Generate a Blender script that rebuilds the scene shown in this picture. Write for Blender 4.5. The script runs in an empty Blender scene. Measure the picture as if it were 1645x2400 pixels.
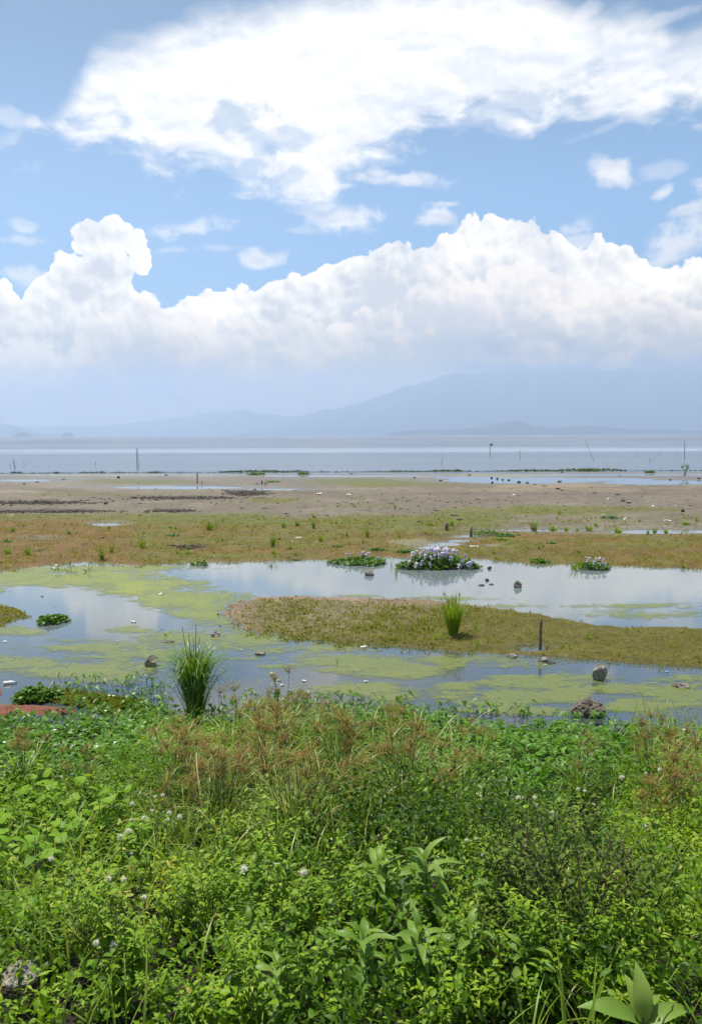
import bpy, bmesh, math, random
import numpy as np
from mathutils import Matrix, Vector
from mathutils import noise as mnoise
rad = math.radians
RNG = np.random.default_rng(7)
random.seed(7)
scene = bpy.context.scene
COL = scene.collection

# ------------------------------------------------------------------ camera
HC = 4.0                      # eye height above the water
FPX = 1850.0                  # focal length in photograph pixels (2400 tall)
PITCH, ROLL = rad(5.56), rad(0.24)
_f = np.array([0, math.cos(PITCH), -math.sin(PITCH)])
_r0 = np.array([1.0, 0, 0]); _u0 = np.cross(_r0, _f)
_r = _r0*math.cos(ROLL) - _u0*math.sin(ROLL)
_u = np.cross(_r, _f)
EYE = np.array([0, 0, HC])
cam_d = bpy.data.cameras.new('camera'); cam = bpy.data.objects.new('camera', cam_d); COL.objects.link(cam)
cam_d.sensor_fit = 'VERTICAL'; cam_d.sensor_height = 24.0; cam_d.lens = 24.0*FPX/2400.0
cam_d.clip_start = 0.05; cam_d.clip_end = 90000
cam.matrix_world = Matrix(((_r[0], _u[0], -_f[0], 0), (_r[1], _u[1], -_f[1], 0), (_r[2], _u[2], -_f[2], HC), (0, 0, 0, 1)))
scene.camera = cam

def ray(px, py):
    px = np.asarray(px, float); py = np.asarray(py, float)
    a = (px-822.5)/FPX; b = (1200.0-py)/FPX
    return a[..., None]*_r + b[..., None]*_u + _f
def at(px, py, z=0.0):
    d = ray(px, py); t = (z-HC)/d[..., 2]
    return EYE + d*t[..., None]
def proj(X, Y, Z):
    P = np.stack([X, Y, Z-HC], -1)
    w = np.maximum(P@_f, 0.05)
    return 822.5+FPX*(P@_r)/w, 1200.0-FPX*(P@_u)/w
def azel(px, py):
    d = ray(px, py); return math.atan2(d[0], d[1]), math.asin(d[2]/np.linalg.norm(d))

# ------------------------------------------------------------------ exposure, sun
scene.view_settings.view_transform = 'Standard'; scene.view_settings.look = 'None'
scene.view_settings.exposure = 0.5; scene.view_settings.gamma = 1.0
scene.cycles.max_bounces = 6; scene.cycles.transparent_max_bounces = 12
scene.cycles.volume_bounces = 2
scene.cycles.use_denoising = True
SUN_EL, SUN_AZ = rad(66), rad(-38)      # azimuth clockwise from +Y (the view direction)
sd = bpy.data.lights.new('sun', 'SUN'); sd.energy = 5.0; sd.angle = rad(0.53); sd.color = (1.0, 0.95, 0.86)
sun = bpy.data.objects.new('sun', sd); COL.objects.link(sun)
sdir = Vector((math.sin(SUN_AZ)*math.cos(SUN_EL), math.cos(SUN_AZ)*math.cos(SUN_EL), math.sin(SUN_EL)))
sun.rotation_euler = (-sdir).to_track_quat('-Z', 'Y').to_euler(); sun.location = (0, 0, 60)

# ------------------------------------------------------------------ node helper
def srgb(r, g, b, k=1.0):
    f = lambda c: (c/255.0/12.92 if c <= 10 else ((c/255.0+0.055)/1.055)**2.4)*k
    return (f(r), f(g), f(b))
class NT:
    def __init__(s, nt): s.nt = nt; s.L = nt.links
    def n(s, t, **kw):
        x = s.nt.nodes.new(t)
        for k, v in kw.items(): setattr(x, k, v)
        return x
    def put(s, sock, v):
        if isinstance(v, bpy.types.NodeSocket): s.L.new(v, sock)
        elif isinstance(v, tuple) and len(v) == 3 and len(sock.default_value) == 4: sock.default_value = (*v, 1)
        else: sock.default_value = v
    def m(s, op, a, b=0.0, c=None, clamp=False):
        x = s.n('ShaderNodeMath', operation=op, use_clamp=clamp)
        s.put(x.inputs[0], a); s.put(x.inputs[1], b)
        if c is not None: s.put(x.inputs[2], c)
        return x.outputs[0]
    def add(s, a, b): return s.m('ADD', a, b)
    def sub(s, a, b): return s.m('SUBTRACT', a, b)
    def mul(s, a, b, clamp=False): return s.m('MULTIPLY', a, b, clamp=clamp)
    def mx(s, a, b): return s.m('MAXIMUM', a, b)
    def mn(s, a, b): return s.m('MINIMUM', a, b)
    def sm(s, x, lo, hi, o0=0.0, o1=1.0):
        r = s.n('ShaderNodeMapRange', interpolation_type='SMOOTHSTEP')
        for i, v in enumerate((x, lo, hi, o0, o1)): s.put(r.inputs[i], v)
        return r.outputs[0]
    def lin(s, x, lo, hi, o0=0.0, o1=1.0):
        r = s.n('ShaderNodeMapRange')
        for i, v in enumerate((x, lo, hi, o0, o1)): s.put(r.inputs[i], v)
        return r.outputs[0]
    def v(s, op, a, b=None, scale=None):
        x = s.n('ShaderNodeVectorMath', operation=op); s.put(x.inputs[0], a)
        if b is not None: s.put(x.inputs[1], b)
        if scale is not None: s.put(x.inputs['Scale'], scale)
        return x.outputs[0]
    def mix(s, f, a, b, blend='MIX'):
        x = s.n('ShaderNodeMix', data_type='RGBA', blend_type=blend)
        s.put(x.inputs[0], f); s.put(x.inputs[6], a); s.put(x.inputs[7], b); return x.outputs[2]
    def noise(s, vec, scale, detail=4, rough=0.55, dist=0.0, lac=2.0, dim='3D'):
        x = s.n('ShaderNodeTexNoise', noise_dimensions=dim); s.put(x.inputs['Vector'], vec)
        x.inputs['Scale'].default_value = scale; x.inputs['Detail'].default_value = detail
        x.inputs['Roughness'].default_value = rough; x.inputs['Distortion'].default_value = dist
        x.inputs['Lacunarity'].default_value = lac
        return x.outputs[0]
    def voro(s, vec, scale, detail=2, rough=0.5, lac=2.2, feat='SMOOTH_F1', dim='2D'):
        x = s.n('ShaderNodeTexVoronoi', feature=feat, voronoi_dimensions=dim); s.put(x.inputs['Vector'], vec)
        x.inputs['Scale'].default_value = scale; x.inputs['Detail'].default_value = detail
        x.inputs['Roughness'].default_value = rough; x.inputs['Lacunarity'].default_value = lac
        if feat == 'SMOOTH_F1': x.inputs['Smoothness'].default_value = 0.25
        return x.outputs['Distance']
    def curve(s, x, pts, lo, hi, olo=0.0, ohi=1.0):
        c = s.n('ShaderNodeFloatCurve'); cu = c.mapping.curves[0]
        P = sorted([((a-lo)/(hi-lo), (b-olo)/(ohi-olo)) for a, b in pts])
        Q = [P[0]]
        for p in P[1:]:
            if p[0]-Q[-1][0] > 0.0012: Q.append(p)
        P = Q
        cu.points[0].location = P[0]; cu.points[-1].location = P[-1]
        for p in P[1:-1]: cu.points.new(*p)
        for p in cu.points: p.handle_type = 'VECTOR'
        c.mapping.extend = 'HORIZONTAL'; c.mapping.update()
        s.put(c.inputs['Value'], s.lin(x, lo, hi))
        return s.lin(c.outputs[0], 0.0, 1.0, olo, ohi)

# ------------------------------------------------------------------ sky: Nishita with clouds laid on the sphere of directions
world = bpy.data.worlds.new('World'); scene.world = world; world.use_nodes = True
W = NT(world.node_tree); world.node_tree.nodes.clear()
SKY_STRENGTH = 0.09
HAZE_D, HAZE_TOP = 1.1e-4, 1500.0
HAZE_RGB = (.36, .47, .66)      # radiance of a long stretch of the lit air
sky = W.n('ShaderNodeTexSky', sky_type='NISHITA'); sky.sun_disc = False
sky.sun_elevation = SUN_EL; sky.sun_rotation = SUN_AZ; sky.altitude = 0; sky.air_density = 1.0; sky.dust_density = 1.6; sky.ozone_density = 1.0
tc = W.n('ShaderNodeTexCoord'); D = W.v('NORMALIZE', tc.outputs['Generated'])
sep = W.n('ShaderNodeSeparateXYZ'); W.L.new(D, sep.inputs[0]); dx, dy, dz = sep.outputs
AZ = W.m('ARCTAN2', dx, dy); EL = W.m('ARCSINE', dz)

fg = bpy.data.node_groups.new('cloud_field', 'ShaderNodeTree')
fg.interface.new_socket('P', in_out='INPUT', socket_type='NodeSocketVector')
fg.interface.new_socket('Puff', in_out='OUTPUT', socket_type='NodeSocketFloat')
fg.interface.new_socket('Soft', in_out='OUTPUT', socket_type='NodeSocketFloat')
G = NT(fg); gi = G.n('NodeGroupInput'); go = G.n('NodeGroupOutput')
wv = G.n('ShaderNodeTexNoise', noise_dimensions='2D'); wv.inputs['Scale'].default_value = 14; wv.inputs['Detail'].default_value = 5
G.L.new(gi.outputs[0], wv.inputs['Vector'])
wp = G.v('ADD', gi.outputs[0], G.v('SCALE', G.v('SUBTRACT', wv.outputs['Color'], (0.5, 0.5, 0.5)), scale=0.020))
v1 = G.voro(wp, 26, 0); v2 = G.voro(wp, 62, 0); v3 = G.voro(wp, 150, 0)
puff = G.sub(1.0, G.add(G.mul(v1, 0.62), G.add(G.mul(v2, 0.30), G.mul(v3, 0.14))))
puff = G.add(puff, G.mul(G.sub(G.noise(wp, 60, 4, 0.6, dim='2D'), 0.5), 0.12))
G.L.new(puff, go.inputs[0])
st = G.v('MULTIPLY', wp, (1, 2.2, 1))
G.L.new(G.noise(st, 13, 8, 0.56, 0.15, dim='2D'), go.inputs[1])
def field(p):
    g = W.n('ShaderNodeGroup'); g.node_tree = fg; W.L.new(p, g.inputs[0]); return g.outputs[0], g.outputs[1]
cq = W.n('ShaderNodeCombineXYZ'); W.put(cq.inputs[0], AZ); W.put(cq.inputs[1], EL); Q = cq.outputs[0]
PM = 0.72
SO = Vector((0.005, 0.008, 0.0))        # toward the sun across the sky
P0, S0 = field(Q); P1, S1 = field(W.v('ADD', Q, tuple(SO)))
relief = W.mul(W.sub(P0, P1), 1.7)        # lit / shaded side of every billow
reliefS = W.mul(W.sub(S0, S1), 3.0)
big = W.noise(Q, 9.0, 6, 0.62, dim='2D')

WHITE = srgb(255, 255, 255, 1.0); SHADE = srgb(207, 215, 231, 1.0); DEEP = srgb(192, 206, 228, 1.0); WARM = srgb(242, 235, 238, .97)
def px_curve(pts):      # photograph outline -> (azimuth, elevation)
    return [azel(np.float64(a), np.float64(b)) for a, b in pts]
def colr(c): return tuple(v/SKY_STRENGTH for v in c)

# --- anvil sheet
top = [(-500, 560), (-200, 430), (60, 300), (125, 280), (140, 262), (160, 228), (192, 176), (200, 135), (240, 98), (270, 88), (362, 78), (383, 65), (466, 36), (544, 15), (650, -5), (900, -60), (1180, -40), (1290, 0),
       (1333, 26), (1400, 52), (1441, 60), (1493, 60), (1545, 75), (1576, 104), (1592, 111), (1628, 98), (1660, 80), (1900, 20), (2300, -60)]
bot = [(-500, 570), (-200, 440), (60, 305), (128, 290), (140, 311), (197, 326), (250, 336), (300, 345), (330, 412), (363, 417), (445, 396), (497, 416), (530, 418), (556, 440), (570, 466), (627, 482), (710, 492), (770, 488), (800, 440), (835, 412),
       (900, 388), (924, 357), (1001, 321), (1053, 300), (1110, 284), (1183, 292), (1260, 298), (1302, 280), (1369, 277), (1395, 259), (1467, 249), (1545, 241), (1660, 213), (1900, 150), (2300, 60)]
lo, hi = -0.75, 0.75
tA = W.curve(AZ, px_curve(top), lo, hi, -0.1, 0.75); bA = W.curve(AZ, px_curve(bot), lo, hi, -0.1, 0.75)
nz = W.mul(W.sub(S0, 0.5), 0.12)
edge = W.mn(W.add(W.sub(tA, EL), W.mul(nz, 0.25)), W.add(W.mul(W.sub(EL, bA), 0.9), nz))
def ell(cx, cy, rx, ry, ang=0.0):
    a0, e0 = azel(np.float64(cx), np.float64(cy)); sc = 1/FPX*math.cos(e0)**2
    u = W.mul(W.sub(AZ, a0), math.cos(e0)); v_ = W.sub(EL, e0)
    c, s_ = math.cos(rad(ang)), math.sin(rad(ang))
    x = W.mul(W.add(W.mul(u, c), W.mul(v_, s_)), 1/(rx*sc)); y = W.mul(W.sub(W.mul(v_, c), W.mul(u, s_)), 1/(ry*sc))
    return W.m('SQRT', W.add(W.mul(x, x), W.mul(y, y)))
edge = W.add(edge, W.mul(W.sm(AZ, 0.05, 0.25), 0.012))
mA = W.m('POWER', W.sm(edge, -0.010, 0.036), 0.85)
hn = W.add(W.mul(W.sub(S0, 0.5), 4.0), W.mul(W.sub(P0, PM), 1.6))
for (cx, cy, rx, ry, ang, k) in [(535, 278, 50, 18, 10, .75), (318, 340, 62, 14, -4, .9), (590, 385, 50, 18, 25, .8), (650, 330, 90, 26, 18, .55), (1175, 262, 110, 24, 8, .6), (700, 410, 40, 16, 20, .5), (380, 372, 46, 12, 0, .6)]:
    h = W.sm(W.add(ell(cx, cy, rx, ry, ang), hn), 0.35, 1.6)
    mA = W.mul(mA, W.lin(h, 0, 1, 1-k*.72, 1))
# shading: blown-out core, bluish thin underside
core = W.sm(W.add(W.sub(EL, bA), W.mul(nz, 0.8)), 0.02, 0.12)
shA = W.add(W.mul(core, 0.6), W.add(0.34, W.add(W.mul(reliefS, .9), W.mul(W.sub(big, .5), 1.0))))
cA = W.mix(W.m('ADD', shA, 0.0, clamp=True), colr(srgb(226, 233, 247)), colr(WHITE))
# --- small scattered clouds
mS = None
for (cx, cy, rx, ry, ang, k) in [(20, 272, 50, 18, -8, .5), (84, 290, 22, 14, 0, .8), (62, 533, 26, 18, 0, .6), (45, 562, 60, 12, 4, .5), (450, 538, 78, 20, 8, .75), (415, 585, 60, 8, 6, .35), (512, 580, 44, 9, 0, .35),
        (616, 611, 56, 20, -8, .8), (66, 650, 62, 18, 0, .6), (928, 418, 88, 16, -3, .9), (890, 408, 40, 14, 0, .8), (828, 516, 76, 26, 3, .9), (1036, 508, 52, 24, 0, .9), (1438, 412, 46, 30, -18, .95), (1548, 455, 26, 14, 12, .8),
        (1600, 486, 62, 16, 10, .9), (1640, 440, 24, 20, 0, .8), (1574, 570, 74, 44, 14, .8), (1540, 402, 50, 16, 0, .35), (1545, 48, 70, 14, 12, .5), (1365, 36, 40, 14, 20, .5), (1480, 270, 90, 8, 18, .3),
        (-160, 420, 120, 30, 5, .7), (1830, 420, 120, 34, 5, .8), (-300, 150, 160, 40, 10, .6), (1360, 568, 46, 40, 0, .7), (760, 490, 60, 14, 0, .5), (710, 540, 40, 8, 0, .3)]:
    e = W.mul(W.sm(W.add(ell(cx, cy, rx, ry, ang), W.mul(hn, .85)), 1.1, 0.0), k*.9)
    mS = e if mS is None else W.mx(mS, e)
# random fair-weather patches for the directions outside the photograph
outw = W.sm(W.m('ABSOLUTE', AZ), 0.62, 0.95)
rnd = W.mul(W.sm(W.noise(W.v('MULTIPLY', Q, (1, 2, 1)), 3.2, 6, 0.58, dim='2D'), 0.52, 0.68), W.mul(outw, W.sm(EL, 0.12, 0.3)))
mS = W.mx(mS, rnd)
cS = W.mix(W.m('ADD', W.add(0.62, reliefS), 0.0, clamp=True), colr(srgb(215, 223, 240)), colr(srgb(250, 250, 255)))
# --- cumulus bank: three heads of cloud, back to front
L_back = [(-900, 560), (-500, 640), (-250, 560), (-80, 640), (0, 635), (31, 677), (52, 703), (67, 690), (104, 680), (200, 690), (300, 700), (394, 704), (445, 696), (470, 678), (518, 666), (560, 666), (595, 680), (622, 656), (668, 640), (725, 635), (735, 617), (793, 610), (808, 591), (851, 578), (882, 573), (950, 558),
          (996, 568), (1012, 566), (1043, 547), (1050, 525), (1084, 501), (1110, 503), (1131, 508), (1151, 501), (1177, 494), (1214, 503), (1245, 507), (1265, 521), (1276, 529), (1286, 521), (1302, 529), (1315, 547), (1330, 558), (1340, 576),
          (1359, 578), (1379, 563), (1390, 545), (1410, 547), (1426, 565), (1457, 576), (1488, 586), (1509, 591), (1530, 598), (1556, 612), (1575, 600), (1600, 606), (1645, 596), (1750, 590), (1900, 560), (2100, 640), (2500, 600)]
L_mid = [(-900, 760), (-300, 700), (-60, 720), (0, 790), (30, 776), (80, 780), (120, 795), (165, 785), (185, 740), (215, 722), (245, 708), (260, 706), (285, 720), (300, 700), (312, 678), (337, 666), (363, 687), (394, 712), (415, 723), (445, 716), (485, 716),
         (520, 740), (600, 725), (680, 712), (760, 745), (850, 720), (930, 690), (980, 625), (1060, 620), (1130, 650), (1180, 600), (1260, 590), (1330, 640), (1380, 640), (1450, 660), (1520, 680), (1600, 690), (1660, 700), (1900, 660), (2500, 720)]
L_front = [(-900, 800), (-200, 790), (0, 860), (60, 850), (110, 820), (200, 800), (260, 830), (330, 800), (400, 770), (470, 775), (560, 800), (650, 790), (720, 800), (780, 770), (820, 800), (880, 860), (930, 760), (1000, 745), (1030, 800), (1100, 800), (1170, 780),
           (1250, 770), (1310, 800), (1400, 770), (1430, 750), (1460, 800), (1510, 740), (1560, 770), (1600, 780), (1645, 740), (1900, 760), (2500, 800)]
tower = None
for (cx, cy, rx, ry) in [(206, 560, 46, 50), (270, 556, 50, 48), (318, 575, 36, 40), (328, 604, 34, 40), (250, 630, 66, 80), (172, 668, 62, 76), (128, 715, 66, 84), (270, 715, 62, 70), (150, 620, 30, 34)]:
    e0 = azel(np.float64(cx), np.float64(cy))[1]
    q = W.mul(W.sub(1.0, ell(cx, cy, rx, ry)), 1.5*min(rx, ry)/FPX*math.cos(e0)**2)
    tower = q if tower is None else W.mx(tower, q)
def head(line, amp, soft, fade, hicol, locol, rk, extra=None):
    T = W.curve(W.add(AZ, W.mul(W.sub(P1, PM), 0.02)), px_curve(line), lo, hi, -0.1, 0.75)
    d = W.sub(T, EL)
    if extra is not None: d = W.mx(d, extra)
    d = W.add(d, W.mul(W.sub(P0, PM), amp))
    m_ = W.sm(d, 0.0, soft)
    lit = W.add(W.mul(W.sm(d, fade, 0.0), 0.75), W.add(0.02, W.mul(relief, rk)))
    lit = W.add(lit, W.mul(W.sub(big, 0.5), 2.3))
    return m_, W.mix(W.m('ADD', lit, 0.0, clamp=True), colr(locol), colr(hicol)), d
mB, cB, dB = head(L_back, 0.026, 0.0025, 0.075, WHITE, SHADE, 0.75, tower)
mM, cM, dM = head(L_mid, 0.040, 0.007, 0.075, srgb(250, 247, 250, .97), SHADE, 0.8)
mF, cF, dF = head(L_front, 0.055, 0.016, 0.06, WARM, DEEP, 0.7)
cum = W.mix(W.mul(mM, 0.9), cB, cM); cum = W.mix(W.mul(mF, 0.8), cum, cF)
# base of the bank sinks into a flat blue-grey veil of rain, haze and base shade put into the sky colour
veiltop = W.curve(AZ, px_curve([(-900, 890), (0, 925), (200, 945), (420, 915), (640, 885), (820, 870), (880, 820), (960, 780), (1040, 750), (1120, 800), (1250, 810), (1330, 790), (1420, 850), (1540, 875), (1645, 865), (2500, 870)]), lo, hi, -0.1, 0.75)
veil = W.sm(W.add(W.sub(veiltop, EL), W.mul(W.sub(S0, 0.5), 0.12)), -0.016, 0.03)
cum = W.mix(W.mul(veil, 0.93), cum, W.mix(W.sm(EL, rad(4.4), rad(8.0)), W.mix(W.sm(AZ, .08, .17), colr(srgb(206, 217, 234)), colr(srgb(180, 200, 229))), colr(srgb(194, 207, 229))))
mask = W.mx(mB, mM)
base = sky.outputs[0]
hsv = W.mix(0.60, base, colr(srgb(156, 198, 246)))
hsv = W.v('SCALE', hsv, scale=W.sm(EL, 0.24, 0.50, 1.10, 0.78))
c = W.mix(mS, hsv, cS); c = W.mix(mA, c, cA); c = W.mix(mask, c, cum)
# the haze box stands in front of all this: give the sky the radiance it has beyond that air
TR = W.m('EXPONENT', W.m('DIVIDE', -HAZE_D*(HAZE_TOP-HC), W.mx(W.m('SINE', EL), 0.075)))
c = W.v('SCALE', c, scale=1.0/2**scene.view_settings.exposure)
hz = W.v('SCALE', colr(HAZE_RGB), scale=W.mul(W.sub(1.0, TR), 1.0))
c = W.v('MAXIMUM', W.v('SCALE', W.v('SUBTRACT', c, hz), scale=W.m('DIVIDE', 1.0, W.mx(TR, 0.34))), colr((.02, .03, .05)))
# below the horizon the world stays a plain ground tone
c = W.mix(W.sm(EL, -0.004, -0.03), c, colr(srgb(150, 160, 165)))
bg = W.n('ShaderNodeBackground'); W.L.new(c, bg.inputs[0]); bg.inputs[1].default_value = SKY_STRENGTH
wo = W.n('ShaderNodeOutputWorld'); W.L.new(bg.outputs[0], wo.inputs[0])
world.cycles.sampling_method = 'MANUAL'; world.cycles.sample_map_resolution = 512

# ------------------------------------------------------------------ mesh helpers
def link(o): COL.objects.link(o); return o
def make(name, V, F, mat=None, parent=None, smooth=False, attrs=None, cols=None):
    V = np.asarray(V, np.float32).reshape(-1, 3); F = np.asarray(F, np.int32); k = F.shape[1]
    me = bpy.data.meshes.new(name); me.vertices.add(len(V)); me.vertices.foreach_set('co', V.ravel())
    me.loops.add(F.size); me.loops.foreach_set('vertex_index', F.ravel())
    me.polygons.add(len(F)); me.polygons.foreach_set('loop_start', np.arange(0, F.size, k, dtype=np.int32))
    if smooth: me.polygons.foreach_set('use_smooth', np.ones(len(F), bool))
    for nm, a in (attrs or {}).items():
        at_ = me.attributes.new(nm, 'FLOAT', 'POINT'); at_.data.foreach_set('value', np.asarray(a, np.float32))
    for nm, a in (cols or {}).items():
        at_ = me.attributes.new(nm, 'FLOAT_COLOR', 'POINT'); a = np.asarray(a, np.float32)
        at_.data.foreach_set('color', np.concatenate([a, np.ones((len(a), 1), np.float32)], 1).ravel())
    me.update(calc_edges=True); me.validate()
    if mat: me.materials.append(mat)
    o = link(bpy.data.objects.new(name, me))
    if parent: o.parent = parent
    return o
class Geo:
    """collects triangles with a per-vertex tint"""
    def __init__(s): s.V = []; s.F = []; s.T = []; s.n = 0
    def add(s, V, F, tint=0.5):
        V = np.asarray(V, float).reshape(-1, 3); F = np.asarray(F, int).reshape(-1, 3)
        s.V.append(V); s.F.append(F+s.n); s.T.append(np.broadcast_to(np.asarray(tint, float), (len(V),)).copy()); s.n += len(V)
    def inst(s, tv, tf, R, scale, loc, tint):
        """R (n,3,3), scale (n,) or (n,3), loc (n,3), tint (n,)"""
        n = len(loc); sc = np.asarray(scale, float); sc = sc[:, None] if sc.ndim == 1 else sc
        P = tv[None]*sc[:, None, :]
        P = np.einsum('nij,nvj->nvi', R, P)+loc[:, None, :]
        F = tf[None]+(np.arange(n)*len(tv))[:, None, None]
        s.V.append(P.reshape(-1, 3)); s.F.append(F.reshape(-1, 3)+s.n); s.T.append(np.repeat(tint, len(tv))); s.n += n*len(tv)
    def build(s, name, mat, parent=None, smooth=True):
        if not s.V: return None
        return make(name, np.concatenate(s.V), np.concatenate(s.F), mat, parent, smooth, {'tint': np.concatenate(s.T)})
def rot(yaw, pitch, roll):
    yaw, pitch, roll = np.broadcast_arrays(*(np.atleast_1d(np.asarray(q, float)) for q in (yaw, pitch, roll)))
    cz, sz, cx, sx, cy, sy = np.cos(yaw), np.sin(yaw), np.cos(pitch), np.sin(pitch), np.cos(roll), np.sin(roll)
    o = np.zeros_like(yaw); i = np.ones_like(yaw)
    Rz = np.stack([np.stack([cz, -sz, o], -1), np.stack([sz, cz, o], -1), np.stack([o, o, i], -1)], -2)
    Rx = np.stack([np.stack([i, o, o], -1), np.stack([o, cx, -sx], -1), np.stack([o, sx, cx], -1)], -2)
    Ry = np.stack([np.stack([cy, o, sy], -1), np.stack([o, i, o], -1), np.stack([-sy, o, cy], -1)], -2)
    return Rz@Rx@Ry
def U(a, b, n=None): return RNG.uniform(a, b, n)
# leaf templates: length 1 along +Y, face up +Z
def leaf_strip(n, wprof, droop=0.3, fold=0.25, lift=0.0, wave=0.0):
    V = []
    for i in range(n+1):
        t = i/n; w = wprof(t); a = lift*t-droop*t*t
        y = t*(1-0.25*droop*t); z = a
        wz = wave*math.sin(t*9)*w
        V += [(-w, y, z+fold*w+wz), (0, y, z), (w, y, z+fold*w-wz)]
    F = []
    for i in range(n):
        a = i*3
        F += [(a, a+1, a+4), (a, a+4, a+3), (a+1, a+2, a+5), (a+1, a+5, a+4)]
    return np.array(V, float), np.array(F)
LEAF_OVATE = leaf_strip(4, lambda t: 0.29*math.sin(math.pi*min(1, t**0.72+0.02))**0.8+0.004, 0.30, 0.22)
LEAF_HEART = leaf_strip(5, lambda t: 0.42*(1-t)**0.62*min(1, (t+0.06)*5.5)**0.5, 0.34, 0.2)
LEAF_LANCE = leaf_strip(6, lambda t: 0.125*math.sin(math.pi*min(1, t**0.8+0.015))**0.9+0.003, 0.55, 0.45, 0.25, 0.25)
LEAF_SMALL = (np.array([(0, 0, 0), (-0.24, .42, .05), (0.24, .42, .05), (0, 1, -.12)], float), np.array([(0, 2, 1), (1, 2, 3)]))
LEAF_ARROW = (np.array([(0, 0, 0), (-.24, -.20, .02), (-.27, .18, .05), (-.14, .6, 0), (0, 1, -.16), (.14, .6, 0), (.27, .18, .05), (.24, -.20, .02), (0, .5, -.05)], float),
              np.array([(0, 2, 1), (0, 8, 2), (8, 3, 2), (8, 4, 3), (8, 5, 4), (8, 6, 5), (0, 6, 8), (0, 7, 6)]))
def blade_tpl(n, arch, w0, lean=0.0, late=False):
    """upright blade: starts up +Z, arches toward +Y"""
    V = []; ang = math.pi/2-lean; p = np.array([0.0, 0.0]); L = 1/n
    for i in range(n+1):
        t = i/n; w = w0*(1-t**2.2)*(0.6+0.4*min(1, t*4))+0.0006
        V += [(-w, p[0], p[1]), (w, p[0], p[1])]
        p = p+L*np.array([math.cos(ang), math.sin(ang)]); ang -= arch/n*(2.7*t**1.7 if late else (0.45+1.1*t))
    F = []
    for i in range(n):
        a = i*2; F += [(a, a+1, a+3), (a, a+3, a+2)]
    return np.array(V, float), np.array(F)
def tube(pts, r0, r1, sides=4):
    pts = np.asarray(pts, float); n = len(pts); V = []; F = []
    for i, p in enumerate(pts):
        d = pts[min(i+1, n-1)]-pts[max(i-1, 0)]; d = d/(np.linalg.norm(d)+1e-9)
        a = np.cross(d, [0.3, 0.9, 0.1]); a /= np.linalg.norm(a)+1e-9; b = np.cross(d, a); r = r0+(r1-r0)*i/(n-1)
        for k in range(sides):
            th = 2*math.pi*k/sides; V.append(p+r*(a*math.cos(th)+b*math.sin(th)))
    for i in range(n-1):
        for k in range(sides):
            q = i*sides+k; s_ = i*sides+(k+1) % sides
            F += [(q, s_, s_+sides), (q, s_+sides, q+sides)]
    for base in (0, (n-1)*sides):
        for k in range(1, sides-1): F.append((base, base+k, base+k+1) if base else (base, base+k+1, base+k))
    return np.array(V), np.array(F)
def root(name, loc, rz=0.0, s=1.0):
    o = bpy.data.objects.new(name, None); o.empty_display_size = 0.1; link(o); o.location = loc; o.rotation_euler = (0, 0, rz); o.scale = (s, s, s); return o
def tag(o, label=None, cat=None, group=None, kind=None):
    if label: o['label'] = label
    if cat: o['category'] = cat
    if group: o['group'] = group
    if kind: o['kind'] = kind
    return o
def copy_tree(o, parent=None):
    c = o.copy(); COL.objects.link(c); c.parent = parent
    for ch in list(o.children): copy_tree(ch, c)
    return c
# ------------------------------------------------------------------ numpy noise, polygons
def _h(ix, iy, seed):
    n = (ix.astype(np.int64)*374761393+iy.astype(np.int64)*668265263+seed*1274126177) & 0x7fffffff
    n = ((n ^ (n >> 13))*1274126177) & 0x7fffffff
    return ((n ^ (n >> 16)) & 0xffff)/65535.0
def vn(x, y, seed=0):
    x, y = np.broadcast_arrays(np.asarray(x, float), np.asarray(y, float))
    ix, iy = np.floor(x), np.floor(y); fx, fy = x-ix, y-iy; fx = fx*fx*(3-2*fx); fy = fy*fy*(3-2*fy)
    a, b, c_, d = _h(ix, iy, seed), _h(ix+1, iy, seed), _h(ix, iy+1, seed), _h(ix+1, iy+1, seed)
    return (a*(1-fx)+b*fx)*(1-fy)+(c_*(1-fx)+d*fx)*fy
def fbm(x, y, oct=4, seed=0, g=0.5):
    s = 0; a = 1; t = 0
    for i in range(oct):
        s = s+a*vn(x*2**i+i*17.3, y*2**i-i*9.1, seed+i*31); t += a; a *= g
    return s/t-0.5
def sstep(x, a, b): t = np.clip((x-a)/(b-a), 0, 1); return t*t*(3-2*t)
def psd(px, py, poly, xs=0.22):
    """signed distance (positive inside), measured in picture rows, sideways distance counted at xs"""
    P = np.array(poly, float); d = np.full(px.shape, 1e9); ins = np.zeros(px.shape, bool)
    for i in range(len(P)):
        x0, y0 = P[i]; x1, y1 = P[(i+1) % len(P)]
        ex, ey = (x1-x0)*xs, y1-y0; qx, qy = (px-x0)*xs, py-y0
        t = np.clip((qx*ex+qy*ey)/(ex*ex+ey*ey+1e-9), 0, 1)
        d = np.minimum(d, (qx-t*ex)**2+(qy-t*ey)**2)
        if y0 != y1:
            c_ = ((y0 > py) != (y1 > py)) & (px < (x1-x0)*(py-y0)/(y1-y0)+x0); ins ^= c_
    d = np.sqrt(d); return np.where(ins, d, -d)
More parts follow.
